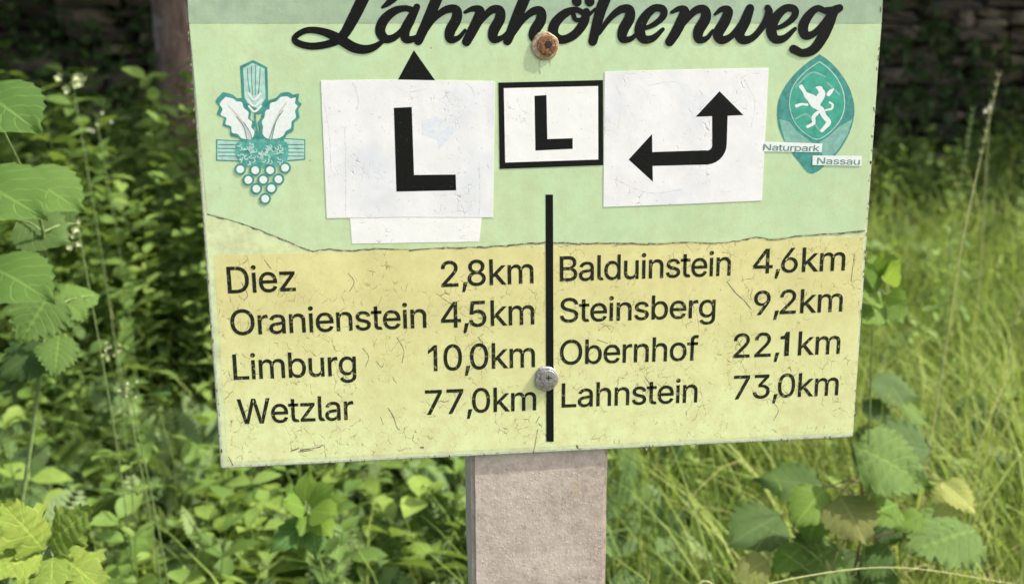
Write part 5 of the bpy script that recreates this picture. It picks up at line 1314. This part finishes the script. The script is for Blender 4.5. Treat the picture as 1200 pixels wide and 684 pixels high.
s2('name_strip', E2([(22, 474), (314, 484), (310, 528), (20, 524)]), 0.0024, M['white_print'])
s2('name_strip', E2([(266, 544), (512, 546), (510, 596), (264, 592)]), 0.0026, M['white_print'])
link('lettering', letters_mesh('lettering', 'Naturpark', (894.0, 176.2), (960, 177.4), 7.4, 0.0028, M['grey_text']), np_)
link('lettering', letters_mesh('lettering', 'Nassau', (957, 192.2), (1007, 193.0), 7.6, 0.0030, M['grey_text']), np_)

# thin rust runs and grime round the screws
M['rust_run'] = simple('rust_run', (0.42, 0.40, 0.22), 0.7, 0.3, 300, patch=((0.52, 0.62, 0.36), 180, 0.45, 0.95))
for pts_, w_ in [([(633, 70), (632, 80), (633, 87)], [3, 2, 1]), ([(644, 71), (645, 78)], [2.5, 1]), ([(640, 460), (639, 472)], [2.5, 1])]:
    rebase(strokes('rust_run', [(pts_, w_)], 0.00125, M['rust_run'], board))
# screws
def disc(name, c_, r, y0, h, mat, parent, dome=0.5, sides=24, rough=0.0, seed=1):
    rr = random.Random(seed); bm = bmesh.new()
    rings = []
    for q, (rad, yy) in enumerate(((1, 0), (1, 0.5), (0.92, 0.85), (0.6, 1.0), (0.25, 1.0))):
        ring = []
        for i in range(sides):
            a = 2 * math.pi * i / sides
            w_ = 1 + rough * noise.noise(Vector((math.cos(a) * 1.5, math.sin(a) * 1.5, seed)))
            ring.append(bm.verts.new(Vector((c_.x + math.cos(a) * r * rad * w_, y0 - h * yy * (1 + rr.uniform(-.05, .05)), c_.z + math.sin(a) * r * rad * w_))))
        rings.append(ring)
    for a, b in zip(rings, rings[1:]):
        for i in range(sides): bm.faces.new((a[i], a[(i + 1) % sides], b[(i + 1) % sides], b[i]))
    bm.faces.new(rings[-1])
    bmesh.ops.recalc_face_normals(bm, faces=bm.faces)
    return link(name, bm_mesh(name, bm, mat, False), parent)
px1 = (at(660, 54, 0) - at(640, 54, 0)).length / 20
c1 = at(639, 54, -0.002)
sc = disc('screw', c1, 16.0 * px1, -0.0004, 0.0014, M['washer'], sign, rough=0.08, seed=2); tag(sc, 'rusty upper screw on a dirty washer')
disc('screw_head', at(641, 53, -0.002), 11.5 * px1, -0.0017, 0.0014, M['rust'], sc, rough=0.05, seed=3)
disc('drive_recess', at(642.5, 52.5, -0.003), 4.8 * px1, -0.0030, 0.0003, M['dark_recess'], sc, sides=6, seed=4)
c2 = at(640, 444, -0.002)
s2_ = disc('screw', c2, 15.5 * px1, -0.0006, 0.0028, M['zinc'], sign, rough=0.22, seed=5); tag(s2_, 'battered grey lower screw on the divider line')
disc('screw_head', at(643, 443, -0.004), 10 * px1, -0.0033, 0.0013, M['zinc'], s2_, rough=0.1, seed=6)
for dx_, dz_ in ((0.0042, 0.0009), (0.0009, 0.0042)):
    bm = bmesh.new(); bmesh.ops.create_cube(bm, size=1.0)
    q_ = at(643, 443, -0.005)
    for v_ in bm.verts: v_.co = Vector((q_.x + v_.co.x * dx_ * 1.3, -0.00455 + v_.co.y * (0.0002 + dx_ * .02), q_.z + v_.co.z * dz_ * 1.3))
    link('drive_slot', bm_mesh('drive_slot', bm, M['dark_recess']), s2_)
